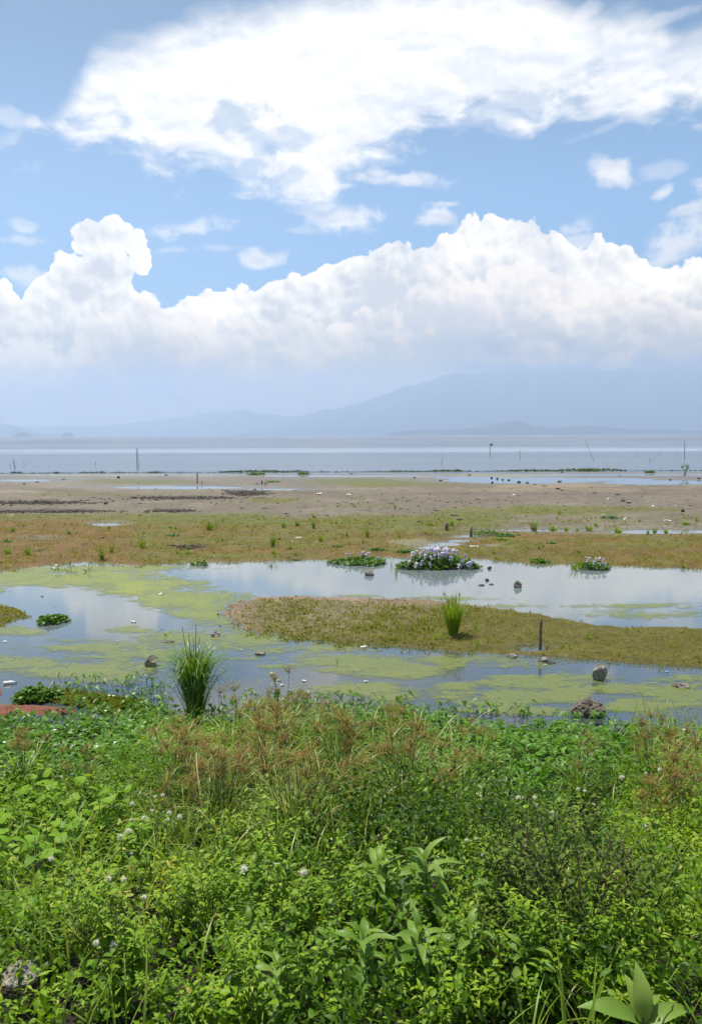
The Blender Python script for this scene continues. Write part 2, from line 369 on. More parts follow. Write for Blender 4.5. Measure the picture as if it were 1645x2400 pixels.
# ------------------------------------------------------------------ materials
def mat(name):
    m = bpy.data.materials.new(name); m.use_nodes = True; m.node_tree.nodes.clear(); T = NT(m.node_tree)
    out = T.n('ShaderNodeOutputMaterial'); return m, T, out
def principled(T, out, base, rough=0.6, normal=None, ior=1.45, spec=0.5):
    b = T.n('ShaderNodeBsdfPrincipled'); T.put(b.inputs['Base Color'], base); T.put(b.inputs['Roughness'], rough)
    b.inputs['IOR'].default_value = ior; T.put(b.inputs['Specular IOR Level'], spec)
    if normal is not None: T.L.new(normal, b.inputs['Normal'])
    if out is not None: T.L.new(b.outputs[0], out.inputs['Surface'])
    return b
def bump(T, h, dist, strength=1.0):
    b = T.n('ShaderNodeBump'); T.put(b.inputs['Height'], h); b.inputs['Distance'].default_value = dist; b.inputs['Strength'].default_value = strength
    return b.outputs[0]
def attr(T, name, fac=False):
    a = T.n('ShaderNodeAttribute'); a.attribute_name = name; return a.outputs['Fac' if fac else 'Color']
def pos(T): return T.n('ShaderNodeNewGeometry').outputs['Position']
def ramp(T, fac, stops):
    r = T.n('ShaderNodeValToRGB'); T.put(r.inputs[0], fac); e = r.color_ramp.elements
    e[0].position, e[0].color = stops[0][0], (*stops[0][1], 1); e[1].position, e[1].color = stops[-1][0], (*stops[-1][1], 1)
    for p, c_ in stops[1:-1]: q = e.new(p); q.color = (*c_, 1)
    return r.outputs[0]
def leaf_mat(name, stops, transl=0.35, rough=0.42, warm=(1.25, 1.15, 0.5), spec=0.4, mottle=0.25):
    m, T, out = mat(name); t = attr(T, 'tint', True)
    oi = T.n('ShaderNodeObjectInfo'); t2 = T.add(t, T.mul(T.sub(oi.outputs['Random'], 0.5), 0.16))
    n_ = T.noise(pos(T), 9.0, 3); t2 = T.add(t2, T.mul(T.sub(n_, 0.5), mottle))
    c_ = ramp(T, t2, stops); b = principled(T, None, c_, rough, spec=spec)
    tr = T.n('ShaderNodeBsdfTranslucent'); T.put(tr.inputs[0], T.mix(1.0, c_, warm, 'MULTIPLY'))
    mx = T.n('ShaderNodeMixShader'); mx.inputs[0].default_value = transl
    T.L.new(b.outputs[0], mx.inputs[1]); T.L.new(tr.outputs[0], mx.inputs[2]); T.L.new(mx.outputs[0], out.inputs[0]); return m
def plain(name, col, rough=0.7, var=0.35, scale=30, bmp=0.0, spec=0.4):
    m, T, out = mat(name); p = T.n('ShaderNodeTexCoord').outputs['Object']; n_ = T.noise(p, scale, 5, 0.6)
    c_ = T.mix(T.sm(n_, 0.3, 0.7), tuple(v*(1-var) for v in col), tuple(min(1, v*(1+var)) for v in col))
    principled(T, out, c_, rough, bump(T, n_, bmp) if bmp else None, spec=spec); return m
AL = 1/2.25
def alb(r, g, b, k=1.0): return np.array(srgb(r, g, b, AL*k))

# ------------------------------------------------------------------ ground
def bankz(X, Y):
    s = np.clip((10.6-Y)/7.8, 0, 1)
    return 1.30*s**1.15*(0.9+0.25*vn(X*0.6, Y*0.6, 5))*1.0
POND = [(-900, 1400), (-200, 1350), (0, 1341), (50, 1334), (130, 1324), (200, 1318), (330, 1326), (400, 1322), (480, 1317), (560, 1319), (700, 1312), (780, 1313), (870, 1305), (935, 1307), (1130, 1311), (1150, 1314), (1200, 1317), (1250, 1323), (1330, 1323), (1450, 1327), (1645, 1334), (2600, 1370),
        (2600, 1790), (1645, 1726), (1450, 1712), (1300, 1700), (1150, 1690), (1050, 1680), (950, 1668), (880, 1672), (780, 1668), (700, 1655), (600, 1665), (500, 1675), (400, 1668), (330, 1655), (290, 1650), (270, 1690), (160, 1706), (0, 1700), (-300, 1690), (-900, 1700)]
ISLE = [(520, 1432), (545, 1408), (600, 1399), (700, 1396), (850, 1398), (1000, 1405), (1100, 1416), (1200, 1430), (1300, 1446), (1400, 1466), (1500, 1470), (1645, 1473), (2600, 1500),
        (2600, 1600), (1645, 1564), (1500, 1558), (1400, 1548), (1300, 1541), (1200, 1532), (1100, 1530), (1000, 1521), (900, 1514), (800, 1508), (700, 1497), (620, 1486), (560, 1474), (525, 1455)]
NOOK = [(-600, 1395), (0, 1414), (35, 1424), (66, 1436), (72, 1442), (30, 1452), (0, 1466), (-600, 1490)]
REDA = [(-600, 1640), (0, 1650), (60, 1652), (130, 1656), (190, 1668), (150, 1676), (80, 1676), (20, 1684), (14, 1700), (-600, 1760)]
REDB = [(-600, 1600), (0, 1612), (14, 1620), (10, 1632), (0, 1636), (-600, 1640)]
SPIT = [(100, 1622), (160, 1614), (230, 1625), (330, 1640), (380, 1662), (300, 1675), (200, 1652), (130, 1640)]
rows = np.concatenate([np.arange(1085, 1330, 1.25), np.arange(1330, 1720, 1.6), np.arange(1720, 2500, 9)])
Yr = HC/np.tan(np.arctan((rows-1021)/FPX)); Yr = np.concatenate([Yr, np.linspace(Yr[-1]-0.3, -2.0, 14), [-8, -30, -120]])
tc_ = np.linspace(-0.62, 0.62, 560)
tt = np.concatenate([[-9, -5, -3, -2, -1.5, -1.2, -1.0, -.9, -.8, -.72, -.66], tc_, [.66, .72, .8, .9, 1.0, 1.2, 1.5, 2, 3, 5, 9]])
YY, TT = np.meshgrid(Yr, tt, indexing='ij'); XX = (np.maximum(YY, 0)+3.0)*TT
GX, GY = proj(XX, YY, np.zeros_like(XX)); inview = YY > 1.0
GY = np.where(inview, GY, 4000); GXc = np.clip(GX, -2500, 4200)
def ground_parts(px, py, X, Y):
    nz = fbm(px/34, py/7, 4, 3)*9+fbm(px/9, py/2.6, 3, 9)*3.5
    f = np.clip((1360-py)/60, 0, 1); nz = nz*(1-0.55*f)
    pond = psd(px, py, POND); isle = psd(px, py, ISLE)+nz*(0.8+1.0*sstep(-px, -760, -560))
    small = np.maximum.reduce([psd(px, py, q) for q in (NOOK, REDA, REDB, SPIT)])+nz*0.7
    pond = pond+16*sstep(py, 1600, 1640)*sstep(px, 150, 500)
    w = np.minimum(pond-nz*np.where(py > 1600, .9, 0.35), -np.maximum(isle, small))   # + = water
    shore = 1112-(px/1645)*6
    w = np.where(py < 1250, np.maximum(w, (shore-py)+fbm(px/60, py/3, 4, 21)*5), w)
    # shallow puddles and wet channels on the flat: cx, cy, rx, ry
    pud = np.full(px.shape, -1e9)
    for (cx, cy, rx, ry) in [(252, 1229, 34, 4), (1110, 1120, 90, 2.5), (1230, 1126, 190, 7), (1400, 1124, 130, 4), (1560, 1131, 150, 5), (1560, 1247, 130, 5), (1300, 1245, 60, 2.0), (1200, 1243, 90, 1.6), (1095, 1257, 42, 3),
                             (1070, 1268, 34, 3), (1040, 1276, 40, 5), (1000, 1284, 30, 4), (1248, 1521, 42, 6.5), (60, 1126, 60, 2), (420, 1143, 150, 3), (640, 1147, 60, 1.5), (820, 1116, 220, 1.6), (1440, 1113, 260, 2.2), (100, 1262, 22, 1.6)]:
        r = 1-np.sqrt(((px-cx)/rx)**2+((py-cy)/ry)**2)
        pud = np.maximum(pud, r*min(ry, 6)+nz*0.12*np.minimum(1, ry/4))
    return w, pud, isle, small, nz
W_, PUD, ISD, SML, NZ = ground_parts(GXc, GY, XX, YY)
def zfun(px, py, X, Y, parts=None):
    w, pud, isd, sml, nz = parts or ground_parts(px, py, X, Y)
    fh = 0.028+0.06*sstep(-w, 1, 9)+np.clip(fbm(X*0.9, Y*0.9, 4, 40)*0.05, -.03, .05)+fbm(X*5, Y*5, 3, 44)*0.018
    fh = fh*np.where(sml > -3, .4, 1)*np.where(isd > -2, .62, 1)
    fh = fh*(1-.78*sstep(isd, -4, 0)*sstep(-(px+(1500-py)*-3.2), -1000, -560))
    land = (fh*sstep(-w, -0.3, 1.6)-0.02*(1-sstep(-w, -.3, 1.6)))*(.22+.78*sstep(-pud, -.5, 5))
    Z = np.where(w > 0, -0.02-0.35*sstep(w, 0, 10), land)
    Z = np.where(pud > 0, np.minimum(Z, -0.02), np.where(pud > -1.2, np.minimum(Z, 0.012+0.01*np.clip(-pud, 0, 3)), Z))
    return np.where((Y < 14) & (w < 0) & (py > 1600), np.where(sml > -3, Z, Z*.3+bankz(X, Y)), Z)
Z = zfun(GXc, GY, XX, YY, (W_, PUD, ISD, SML, NZ))
# colours of the soil and of the moss mat (what the stuff itself is)
Cc = np.zeros(XX.shape+(3,)); mud = alb(144, 131, 110); mud2 = alb(164, 152, 128); wetm = alb(160, 152, 140)
olive = alb(128, 130, 46); orange = alb(146, 110, 44); moss = alb(128, 118, 40); mossg = alb(122, 122, 40); pink = alb(186, 156, 136); redm = alb(166, 100, 76); dark = alb(92, 78, 66); bankc = alb(56, 52, 30)
def lerp(a, b, t): return a+(b-a)*t[..., None]
A_ = lambda c_: np.broadcast_to(c_, Cc.shape)
n1 = fbm(GXc/120, GY/12, 5, 60); n2 = fbm(GXc/30, GY/4, 4, 61); n3 = fbm(GXc/260, GY/10, 4, 62)
Cc = lerp(A_(mud), A_(mud2), np.clip(0.4+n1*3, 0, 1))
Cc = lerp(Cc, A_(wetm), sstep(-GY, -1122, -1112)*0.7)
def blot(cx, cy, rx, ry, c_, k=1.0, nn=1.0):
    global Cc
    r = 1-np.sqrt(((GXc-cx)/rx)**2+((GY-cy)/ry)**2)+(n1*1.3+n2*0.9)*nn
    Cc = lerp(Cc, A_(c_), np.clip(r*2.6, 0, 1)*k)
for b_ in [(340, 1131, 150, 7, olive, .95), (200, 1163, 180, 5, olive, .5), (820, 1130, 190, 9, olive, .95), (1000, 1136, 260, 9, olive, .8), (1230, 1115, 140, 4, alb(190, 195, 120), .6), (1500, 1136, 170, 4, olive, .6),
           (640, 1176, 90, 7, olive, .9), (70, 1182, 180, 8, dark, .75), (100, 1200, 190, 6, dark, .7), (430, 1169, 160, 6, dark, .65), (580, 1158, 60, 9, dark, .8), (700, 1158, 120, 4, dark, .4), (400, 1200, 60, 5, dark, .7), (60, 1155, 90, 3, alb(196, 180, 156), .6),
           (440, 1143, 130, 4, alb(205, 196, 186), .8), (1300, 1150, 330, 10, alb(178, 158, 132), .6), (1180, 1170, 300, 8, alb(150, 132, 118), .6), (1500, 1178, 220, 8, alb(150, 134, 120), .5),
           (1150, 1204, 280, 11, olive, .8), (1400, 1198, 260, 10, olive, .85), (1300, 1140, 330, 5, alb(186, 166, 136), .7), (1250, 1160, 400, 5, alb(136, 118, 106), .7), (1230, 1190, 80, 4, olive, .6), (1600, 1220, 180, 10, mud, .6), (850, 1190, 120, 8, olive, .4), (60, 1114, 700, 2.2, alb(205, 205, 150), .7)]: blot(*b_)
matm = sstep(GY+n3*26+n1*12, 1203, 1216)
green = sstep(GY+n1*22-np.clip(GXc-300, 0, 600)*0.022, 1236, 1216)
matc = lerp(lerp(A_(orange), A_(olive), np.clip(0.38+n1*1.8+green*0.9-sstep(-GXc, -420, -150)*.35, 0, 1)), A_(mossg), np.clip(n2*2-0.2, 0, 1)*0.5)
rightm = sstep(GXc, 1130, 1230)*sstep(-GY, -1262, -1250)
Cc = lerp(Cc, matc, matm*(1-rightm*0.85))
for b_ in [(1560, 1238, 200, 9, mud2, .75), (1300, 1237, 200, 6, mud, .5), (90, 1296, 20, 3, dark, .7), (470, 1285, 36, 6, dark, .75), (1020, 1258, 60, 4, dark, .5), (1140, 1283, 26, 3, mud2, .9), (1010, 1250, 200, 4, olive, .6), (1400, 1300, 300, 14, alb(132, 106, 44), .5), (250, 1240, 80, 8, olive, .6), (130, 1226, 160, 6, orange, .6),
           (980, 1275, 70, 9, alb(176, 168, 130), .8)]: blot(*b_)
isl = ISD > -3
ic = lerp(A_(moss), A_(alb(132, 120, 60)), np.clip(0.3+n2*2.5, 0, 1)); westp = sstep(-(GXc+(1500-GY)*-4), -980, -560)
ic = lerp(ic, A_(alb(172, 156, 122)), westp*np.clip(.75+n2*.8, 0, 1)); ic = lerp(ic, A_(pink), sstep(-(GY-(1398+np.clip(GXc-700, 0, 800)*.055)), -12, 2)*sstep(-GXc, -1300, -900))
ic = lerp(ic, A_(pink), sstep(GY-(1500+np.clip(GXc-700, 0, 900)*.06), 2, 14)*.8*sstep(-GXc, -1400, -1100)); ic = lerp(ic, A_(pink), sstep(-GXc, -640, -540)*.7)
Cc = np.where(isl[..., None], ic, Cc)
Cc = np.where((SML > -3)[..., None], A_(redm)*(1+n2[..., None]*0.8), Cc)
Cc = np.where(((psd(GXc, GY, NOOK) > -4))[..., None], lerp(A_(alb(140, 112, 80)), A_(alb(150, 140, 60)), np.clip(.5+n2*3, 0, 1)), Cc)
Cc = np.where(((psd(GXc, GY, SPIT) > -4))[..., None], lerp(A_(alb(150, 112, 80)), A_(alb(120, 116, 50)), np.clip(.5+n2*3, 0, 1)), Cc)
near = sstep(GY, 1640, 1668)*(SML < 0)
Cc = lerp(Cc, A_(bankc), near)
wetness = np.clip(sstep(-(-W_), -3.5, 1)+sstep(PUD, -5, 0)+sstep(-GY, -1150, -1120)*.8, 0, 1)
nr, nc = XX.shape; idx = np.arange(nr*nc).reshape(nr, nc)
Fq = np.stack([idx[:-1, :-1], idx[1:, :-1], idx[1:, 1:], idx[:-1, 1:]], -1).reshape(-1, 4)
gm, T, out = mat('wet_soil_and_moss')
c0 = attr(T, 'soil'); wt = attr(T, 'wetness', True); p = pos(T)
fn = T.noise(p, 7.0, 7, 0.66); fn2 = T.noise(p, 38.0, 4, 0.6); fn3 = T.noise(p, 1.3, 6, 0.68)
k = T.add(T.mul(T.sub(fn, 0.5), 1.9), T.add(T.mul(T.sub(fn2, 0.5), 1.0), T.mul(T.sub(fn3, .5), 1.3)))
c1 = T.v('SCALE', c0, scale=T.m('MAXIMUM', T.add(1.0, k), 0.25))
c1 = T.mix(T.mul(wt, 0.35), c1, T.v('SCALE', c0, scale=0.62))
principled(T, out, c1, T.lin(T.add(wt, T.mul(T.sub(fn, .5), .8)), 0, 1, 0.85, 0.32), bump(T, T.add(fn, T.mul(fn2, .4)), 0.05, 0.9), spec=0.4)
ground = make('ground', np.stack([XX, YY, Z], -1), Fq, gm, None, True, {'wetness': wetness.ravel()}, {'soil': Cc.reshape(-1, 3)})
tag(ground, 'brown mud flat, moss mat and weedy bank of the lake shore', kind='structure')

def hgt(X, Y):
    """height of the ground (or of the water over it) anywhere in view"""
    X = np.asarray(X, float); Y = np.asarray(Y, float)
    px, py = proj(X, Y, np.zeros_like(X)); return np.maximum(0.0, zfun(px, py, X, Y))
def hit(px, py):
    """point of the bank surface seen at a picture position"""
    d = ray(px, py); Y = at(px, py, 0.0)[..., 1]
    for _ in range(12):
        X = Y*d[..., 0]/d[..., 1]; z = bankz(X, Y); Y = 0.5*Y+0.5*(z-HC)/d[..., 2]*d[..., 1]
    X = Y*d[..., 0]/d[..., 1]; return np.stack([X, Y, bankz(X, Y)+0.04], -1)

# ------------------------------------------------------------------ water
def grid(xs, ys, z=0.0):
    X, Y = np.meshgrid(xs, ys); V = np.stack([X, Y, np.full_like(X, z)], -1); n, m_ = X.shape; i = np.arange(n*m_).reshape(n, m_)
    return V.reshape(-1, 3), np.stack([i[:-1, :-1], i[:-1, 1:], i[1:, 1:], i[1:, :-1]], -1).reshape(-1, 4)
wm, T, out = mat('pond_water'); p = pos(T)
nA = T.noise(T.v('MULTIPLY', p, (0.35, 0.6, 1)), 1.0, 4, .5)
sp = T.n('ShaderNodeSeparateXYZ'); T.L.new(p, sp.inputs[0])
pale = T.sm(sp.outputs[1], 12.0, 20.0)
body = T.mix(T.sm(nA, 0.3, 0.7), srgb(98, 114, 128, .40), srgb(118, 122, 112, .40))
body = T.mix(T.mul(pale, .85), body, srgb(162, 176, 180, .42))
rp = T.noise(T.v('MULTIPLY', p, (1, 2.4, 1)), 6.0, 3, .6)
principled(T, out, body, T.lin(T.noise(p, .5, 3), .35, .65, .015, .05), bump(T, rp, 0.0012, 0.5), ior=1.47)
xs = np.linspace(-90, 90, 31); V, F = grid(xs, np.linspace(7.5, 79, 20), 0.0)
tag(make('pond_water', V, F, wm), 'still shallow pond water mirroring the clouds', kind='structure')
lm, T, out = mat('lake_water'); p = pos(T)
sp = T.n('ShaderNodeSeparateXYZ'); T.L.new(p, sp.inputs[0])
# rows of paler and darker water colour, spaced in the logarithm of the distance
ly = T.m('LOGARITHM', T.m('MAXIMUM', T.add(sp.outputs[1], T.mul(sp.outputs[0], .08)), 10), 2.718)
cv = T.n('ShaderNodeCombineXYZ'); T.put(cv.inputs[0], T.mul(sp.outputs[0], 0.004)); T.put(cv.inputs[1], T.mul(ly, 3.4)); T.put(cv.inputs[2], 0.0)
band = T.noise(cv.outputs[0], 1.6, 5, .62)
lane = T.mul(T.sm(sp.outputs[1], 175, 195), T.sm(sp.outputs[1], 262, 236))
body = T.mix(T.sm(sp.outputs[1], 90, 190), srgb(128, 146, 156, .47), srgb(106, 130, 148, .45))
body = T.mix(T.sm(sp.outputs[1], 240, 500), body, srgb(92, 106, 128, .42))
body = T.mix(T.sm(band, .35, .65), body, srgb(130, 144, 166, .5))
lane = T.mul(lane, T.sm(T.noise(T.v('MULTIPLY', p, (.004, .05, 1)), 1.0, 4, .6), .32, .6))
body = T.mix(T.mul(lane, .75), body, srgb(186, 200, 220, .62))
w1 = T.noise(T.v('MULTIPLY', p, (.5, 1.3, 1)), 1.6, 5, .65); w2 = T.noise(T.v('MULTIPLY', p, (.06, .2, 1)), 1.0, 4, .6)
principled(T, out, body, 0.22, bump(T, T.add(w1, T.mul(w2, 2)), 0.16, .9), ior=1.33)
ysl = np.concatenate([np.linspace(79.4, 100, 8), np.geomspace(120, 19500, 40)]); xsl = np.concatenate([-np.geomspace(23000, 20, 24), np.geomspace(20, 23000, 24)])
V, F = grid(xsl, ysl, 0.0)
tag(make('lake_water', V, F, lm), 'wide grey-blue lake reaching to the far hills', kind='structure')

# ------------------------------------------------------------------ floating algae
arow = np.arange(1318, 1725, 1.5); acol = np.arange(-260, 1910, 3.2)
AX, AY = np.meshgrid(acol, arow); PA = at(AX, AY, 0.007)
w, pud, _, _, _ = ground_parts(AX, AY, PA[..., 0], PA[..., 1])
a1 = fbm(AX/70, AY/11, 5, 80); a2 = fbm(AX/16, AY/4, 4, 83)
den = np.full(AX.shape, -1.0)
for (cx, cy, rx, ry, k) in [(110, 1358, 150, 18, 1), (250, 1350, 120, 20, 1), (330, 1375, 130, 26, 1), (430, 1405, 120, 28, 1), (500, 1435, 100, 30, 1), (570, 1440, 70, 40, .9), (420, 1490, 140, 16, .7), (300, 1475, 60, 8, .8), (250, 1520, 160, 22, .8), (60, 1558, 130, 20, .9), (220, 1570, 150, 26, .9), (330, 1535, 120, 24, .8),
        (20, 1480, 60, 12, .7), (600, 1500, 110, 26, .7), (600, 1545, 60, 6, .6), (740, 1520, 160, 18, .7), (860, 1556, 170, 22, .95), (960, 1572, 130, 18, .95), (840, 1612, 110, 18, .8), (920, 1632, 70, 12, .8), (1040, 1548, 130, 14, .8), (700, 1560, 80, 10, .5), (1100, 1560, 180, 10, .5), (1240, 1598, 190, 22, 1),
        (1180, 1630, 150, 22, .95), (1330, 1625, 140, 20, 1), (1440, 1615, 120, 16, .9), (1500, 1655, 110, 16, 1), (1600, 1625, 110, 26, 1), (1250, 1665, 150, 12, .8), (1090, 1665, 80, 8, .7), (1600, 1590, 70, 8, .7), (1080, 1610, 60, 12, .9), (1240, 1420, 260, 5, .5), (1500, 1440, 200, 9, .45), (1050, 1402, 120, 4, .5),
        (1500, 1420, 160, 5, .4), (820, 1396, 60, 3, .6), (1800, 1640, 160, 30, 1), (-120, 1560, 160, 30, 1), (-120, 1380, 120, 20, 1), (500, 1320, 0.1, .1, 1), (350, 1330, 130, 6, .9), (170, 1336, 190, 10, 1), (40, 1352, 120, 10, .9), (80, 1480, 60, 7, .6)]:
    den = np.maximum(den, (1-np.sqrt(((AX-cx)/rx)**2+((AY-cy)/ry)**2))*1.1*k-(1-k)*.35)
den = den+a1*1.35+a2*0.95-0.03
for (cx, cy, rx, ry) in [(210, 1430, 140, 36), (90, 1410, 110, 30), (330, 1545, 50, 10), (1180, 1575, 130, 9), (1400, 1640, 30, 26), (1080, 1590, 80, 10), (180, 1465, 110, 16), (1300, 1652, 60, 5)]:
    den = den-np.clip(1.2-np.sqrt(((AX-cx)/rx)**2+((AY-cy)/ry)**2), 0, 1)*0.9
den = np.where(w > 0.0, den, -1)
cov = sstep(den, -0.33, 0.54)
i = np.arange(AX.size).reshape(AX.shape)
Fa = np.stack([i[:-1, :-1], i[1:, :-1], i[1:, 1:], i[:-1, 1:]], -1)
ok = (np.maximum.reduce([cov[:-1, :-1], cov[1:, :-1], cov[1:, 1:], cov[:-1, 1:]]) > 0.02) & (np.minimum.reduce([w[:-1, :-1], w[1:, :-1], w[1:, 1:], w[:-1, 1:]]) > -.8)
am, T, out = mat('algae'); p = pos(T)
cvr = attr(T, 'cover', True); f1 = T.noise(T.v('MULTIPLY', p, (1, 1.6, 1)), 5, 8, .7); f2 = T.noise(p, 1.3, 3); f3 = T.noise(T.v('MULTIPLY', p, (.6, 2.6, 1)), 14, 4, .6)
col = T.mix(T.sm(f2, .35, .65), srgb(158, 172, 74, AL*1.05), srgb(184, 194, 44, AL*1.1)); col = T.mix(T.mul(T.sub(1, attr(T, 'lime', True)), .75), col, srgb(164, 180, 84, AL*1.08)); col = T.mix(T.mul(T.sm(f3, .4, .7), .7), col, srgb(152, 162, 92, AL))
b = principled(T, None, col, .5, bump(T, f1, .02, .8)); tr = T.n('ShaderNodeBsdfTransparent'); mx = T.n('ShaderNodeMixShader')
f4 = T.noise(T.v('MULTIPLY', p, (1, 2.0, 1)), 2.2, 6, .7)
al = T.mx(T.sm(T.add(cvr, T.add(T.mul(T.sub(f1, .5), 1.7), T.mul(T.sub(f3, .5), .8))), .30, .95, 0.0, .86), T.mul(T.sm(T.add(cvr, T.mul(T.sub(f4, .5), 1.2)), -.08, .50), .52))
al = T.mul(al, T.add(.76, T.mul(attr(T, 'lime', True), .24)))
T.L.new(al, mx.inputs[0]); T.L.new(tr.outputs[0], mx.inputs[1]); T.L.new(b.outputs[0], mx.inputs[2]); T.L.new(mx.outputs[0], out.inputs[0])
tag(make('algae', PA, Fa[ok], am, None, False, {'cover': cov.ravel(), 'lime': np.exp(-((AX-280)/330)**2-((AY-1385)/70)**2).ravel()}), 'yellow-green algae scum floating in patches on the ponds', kind='stuff')

# ------------------------------------------------------------------ far hills
def hill(name, D_, line, depth, seed, rough, colr_, label, nx=220):
    az = [azel(np.float64(a), np.float64(b)) for a, b in line]; a = np.array([q[0] for q in az]); e = np.array([q[1] for q in az])
    aa = np.linspace(a[0], a[-1], nx); hh = np.tan(np.interp(aa, a, e))*D_+HC
    s = np.linspace(-1, 1, 34); V = []
    A2, S2 = np.meshgrid(aa, s); H2 = np.interp(A2, aa, hh); dist = D_+S2*depth
    shp = (1-np.abs(S2)**1.25)
    z = H2*shp*(1+fbm(A2*60, S2*3.5, 5, seed)*rough*(.12+np.abs(S2)**.4))-1.0
    X = np.tan(A2)*dist; V = np.stack([X, dist, z], -1); n, m_ = A2.shape; i = np.arange(n*m_).reshape(n, m_)
    F = np.stack([i[:-1, :-1], i[:-1, 1:], i[1:, 1:], i[1:, :-1]], -1).reshape(-1, 4)
    m, T, out = mat(name+'_forest'); nn = T.noise(pos(T), .004, 6, .6)
    principled(T, out, T.mix(nn, tuple(v*.6 for v in colr_), tuple(v*1.4 for v in colr_)), .9)
    return tag(make(name, V.reshape(-1, 3), F, m, None, True), label, kind='structure')
hill('volcano', 15000, [(560, 1016), (640, 996), (700, 975), (760, 962), (820, 949), (851, 938), (913, 920), (944, 907), (991, 892), (1027, 881), (1063, 876), (1130, 871), (1250, 862), (1400, 856), (1645, 852), (1900, 850), (2300, 880), (2900, 960), (3300, 1018)], 3200, 3, .35, (.035, .045, .05), 'large blue volcano fading into the clouds')
hill('far_ridge', 17500, [(-1200, 1010), (-300, 985), (0, 1000), (250, 996), (425, 976), (500, 966), (570, 959), (620, 967), (673, 975), (751, 972), (825, 965), (1000, 990), (1100, 1018)], 1500, 8, .3, (.035, .045, .05), 'low hazy ridge across the lake')
hill('left_hill', 13500, [(-900, 1015), (-400, 985), (-100, 980), (0, 989), (31, 993), (60, 1003), (90, 1014), (140, 1019)], 900, 12, .3, (.035, .045, .05), 'hazy headland at the left edge of the lake')
hill('foot_hill', 9300, [(900, 1018), (935, 1010), (1000, 1007), (1100, 1004), (1160, 990), (1210, 986), (1250, 997), (1300, 1002), (1370, 996), (1440, 1001), (1500, 1006), (1560, 1004), (1645, 1010), (2000, 1014), (2300, 1019)], 500, 15, .5, (.03, .04, .045), 'darker wooded foothill on the far shore', 420)
for (cx, rx, hgt_) in [(54, 22, 10), (160, 15, 9)]:
    hill('islet', 9500 if cx < 100 else 9800, [(cx-rx-6, 1024), (cx-rx, 1020), (cx-rx*.4, 1021-hgt_+1), (cx, 1020-hgt_+2), (cx+rx*.5, 1021-hgt_+1), (cx+rx, 1020), (cx+rx+6, 1024)], 120, 20, .4, (.03, .04, .04), 'small tree-covered islet low on the lake horizon', 40)

# ------------------------------------------------------------------ haze
def box_mesh(name, a, b):
    V = [(x, y, z) for x in (a[0], b[0]) for y in (a[1], b[1]) for z in (a[2], b[2])]
    F = [(0, 1, 3, 2), (4, 6, 7, 5), (0, 4, 5, 1), (2, 3, 7, 6), (0, 2, 6, 4), (1, 5, 7, 3)]; return V, F
V, F = box_mesh('haze', (-30000, -400, -14), (30000, 21500, HAZE_TOP))
hm, T, out = mat('haze_air'); pv = T.n('ShaderNodeVolumePrincipled'); pv.inputs['Color'].default_value = (.60, .745, .94, 1); pv.inputs['Density'].default_value = HAZE_D; pv.inputs['Anisotropy'].default_value = 0.3
T.L.new(pv.outputs[0], out.inputs['Volume'])
tag(make('haze', V, F, hm), 'pale blue air haze over the lake', kind='stuff')
# ------------------------------------------------------------------ foliage materials
M_KANG = leaf_mat('water_spinach_leaf', [(0, (.030, .085, .004)), (.5, (.080, .21, .008)), (1, (.19, .36, .035))], .36, .42, spec=.32)
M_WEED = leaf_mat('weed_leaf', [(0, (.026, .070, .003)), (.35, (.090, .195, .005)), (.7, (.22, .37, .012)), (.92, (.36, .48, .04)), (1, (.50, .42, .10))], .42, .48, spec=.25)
M_BROAD = leaf_mat('broad_leaf', [(0, (.07, .20, .006)), (.5, (.17, .34, .010)), (1, (.30, .45, .03))], .45, .48, spec=.25)
M_LANCE = leaf_mat('lance_leaf', [(0, (.05, .12, .012)), (.5, (.125, .24, .025)), (1, (.25, .36, .07))], .38, .45, spec=.3)
M_DARK = leaf_mat('dull_dark_leaf', [(0, (.025, .052, .006)), (.5, (.07, .125, .010)), (1, (.18, .25, .02))], .3, .55, spec=.2)
M_GRASS = leaf_mat('grass_blade', [(0, (.06, .12, .010)), (.4, (.16, .26, .020)), (.75, (.30, .37, .05)), (1, (.50, .45, .19))], .35, .42)
M_CLUMP = leaf_mat('clump_blade', [(0, (.06, .13, .016)), (.5, (.15, .28, .04)), (.85, (.30, .42, .12)), (1, (.48, .46, .25))], .3, .4)
M_LIME = leaf_mat('lime_grass_blade', [(0, (.08, .15, .012)), (.5, (.18, .30, .02)), (1, (.30, .40, .05))], .4, .45)
M_HEAD = leaf_mat('brown_spikelet', [(0, (.13, .085, .018)), (.5, (.28, .16, .03)), (1, (.40, .28, .09))], .3, .6, warm=(1.2, 1, .6))
M_MARSH = leaf_mat('marsh_leaf', [(0, (.085, .10, .012)), (.4, (.19, .215, .022)), (.75, (.29, .285, .045)), (1, (.40, .34, .13))], .35, .6, spec=.15)
M_HYA = leaf_mat('hyacinth_leaf', [(0, (.03, .09, .010)), (.5, (.085, .20, .020)), (1, (.20, .32, .05))], .36, .4, spec=.35)
M_FLOW = leaf_mat('lavender_petal', [(0, (.46, .40, .62)), (.45, (.66, .62, .82)), (1, (.86, .85, .92))], .3, .5, warm=(1, 1, 1), mottle=.1)
M_FLUFF = leaf_mat('white_fluff', [(0, (.84, .80, .70)), (1, (.95, .92, .82))], .5, .8, warm=(1, 1, 1), mottle=.05)
M_STEM = leaf_mat('green_stem', [(0, (.03, .05, .012)), (.6, (.07, .10, .025)), (1, (.13, .14, .05))], .05, .5)
M_BSTEM = leaf_mat('brown_stem', [(0, (.03, .022, .012)), (.6, (.07, .045, .025)), (1, (.13, .09, .05))], .0, .6)
M_WOOD = plain('weathered_wood', (.16, .125, .09), .85, .45, 22, .004)
M_DWOOD = plain('dark_wet_wood', (.035, .03, .027), .7, .4, 22, .004)

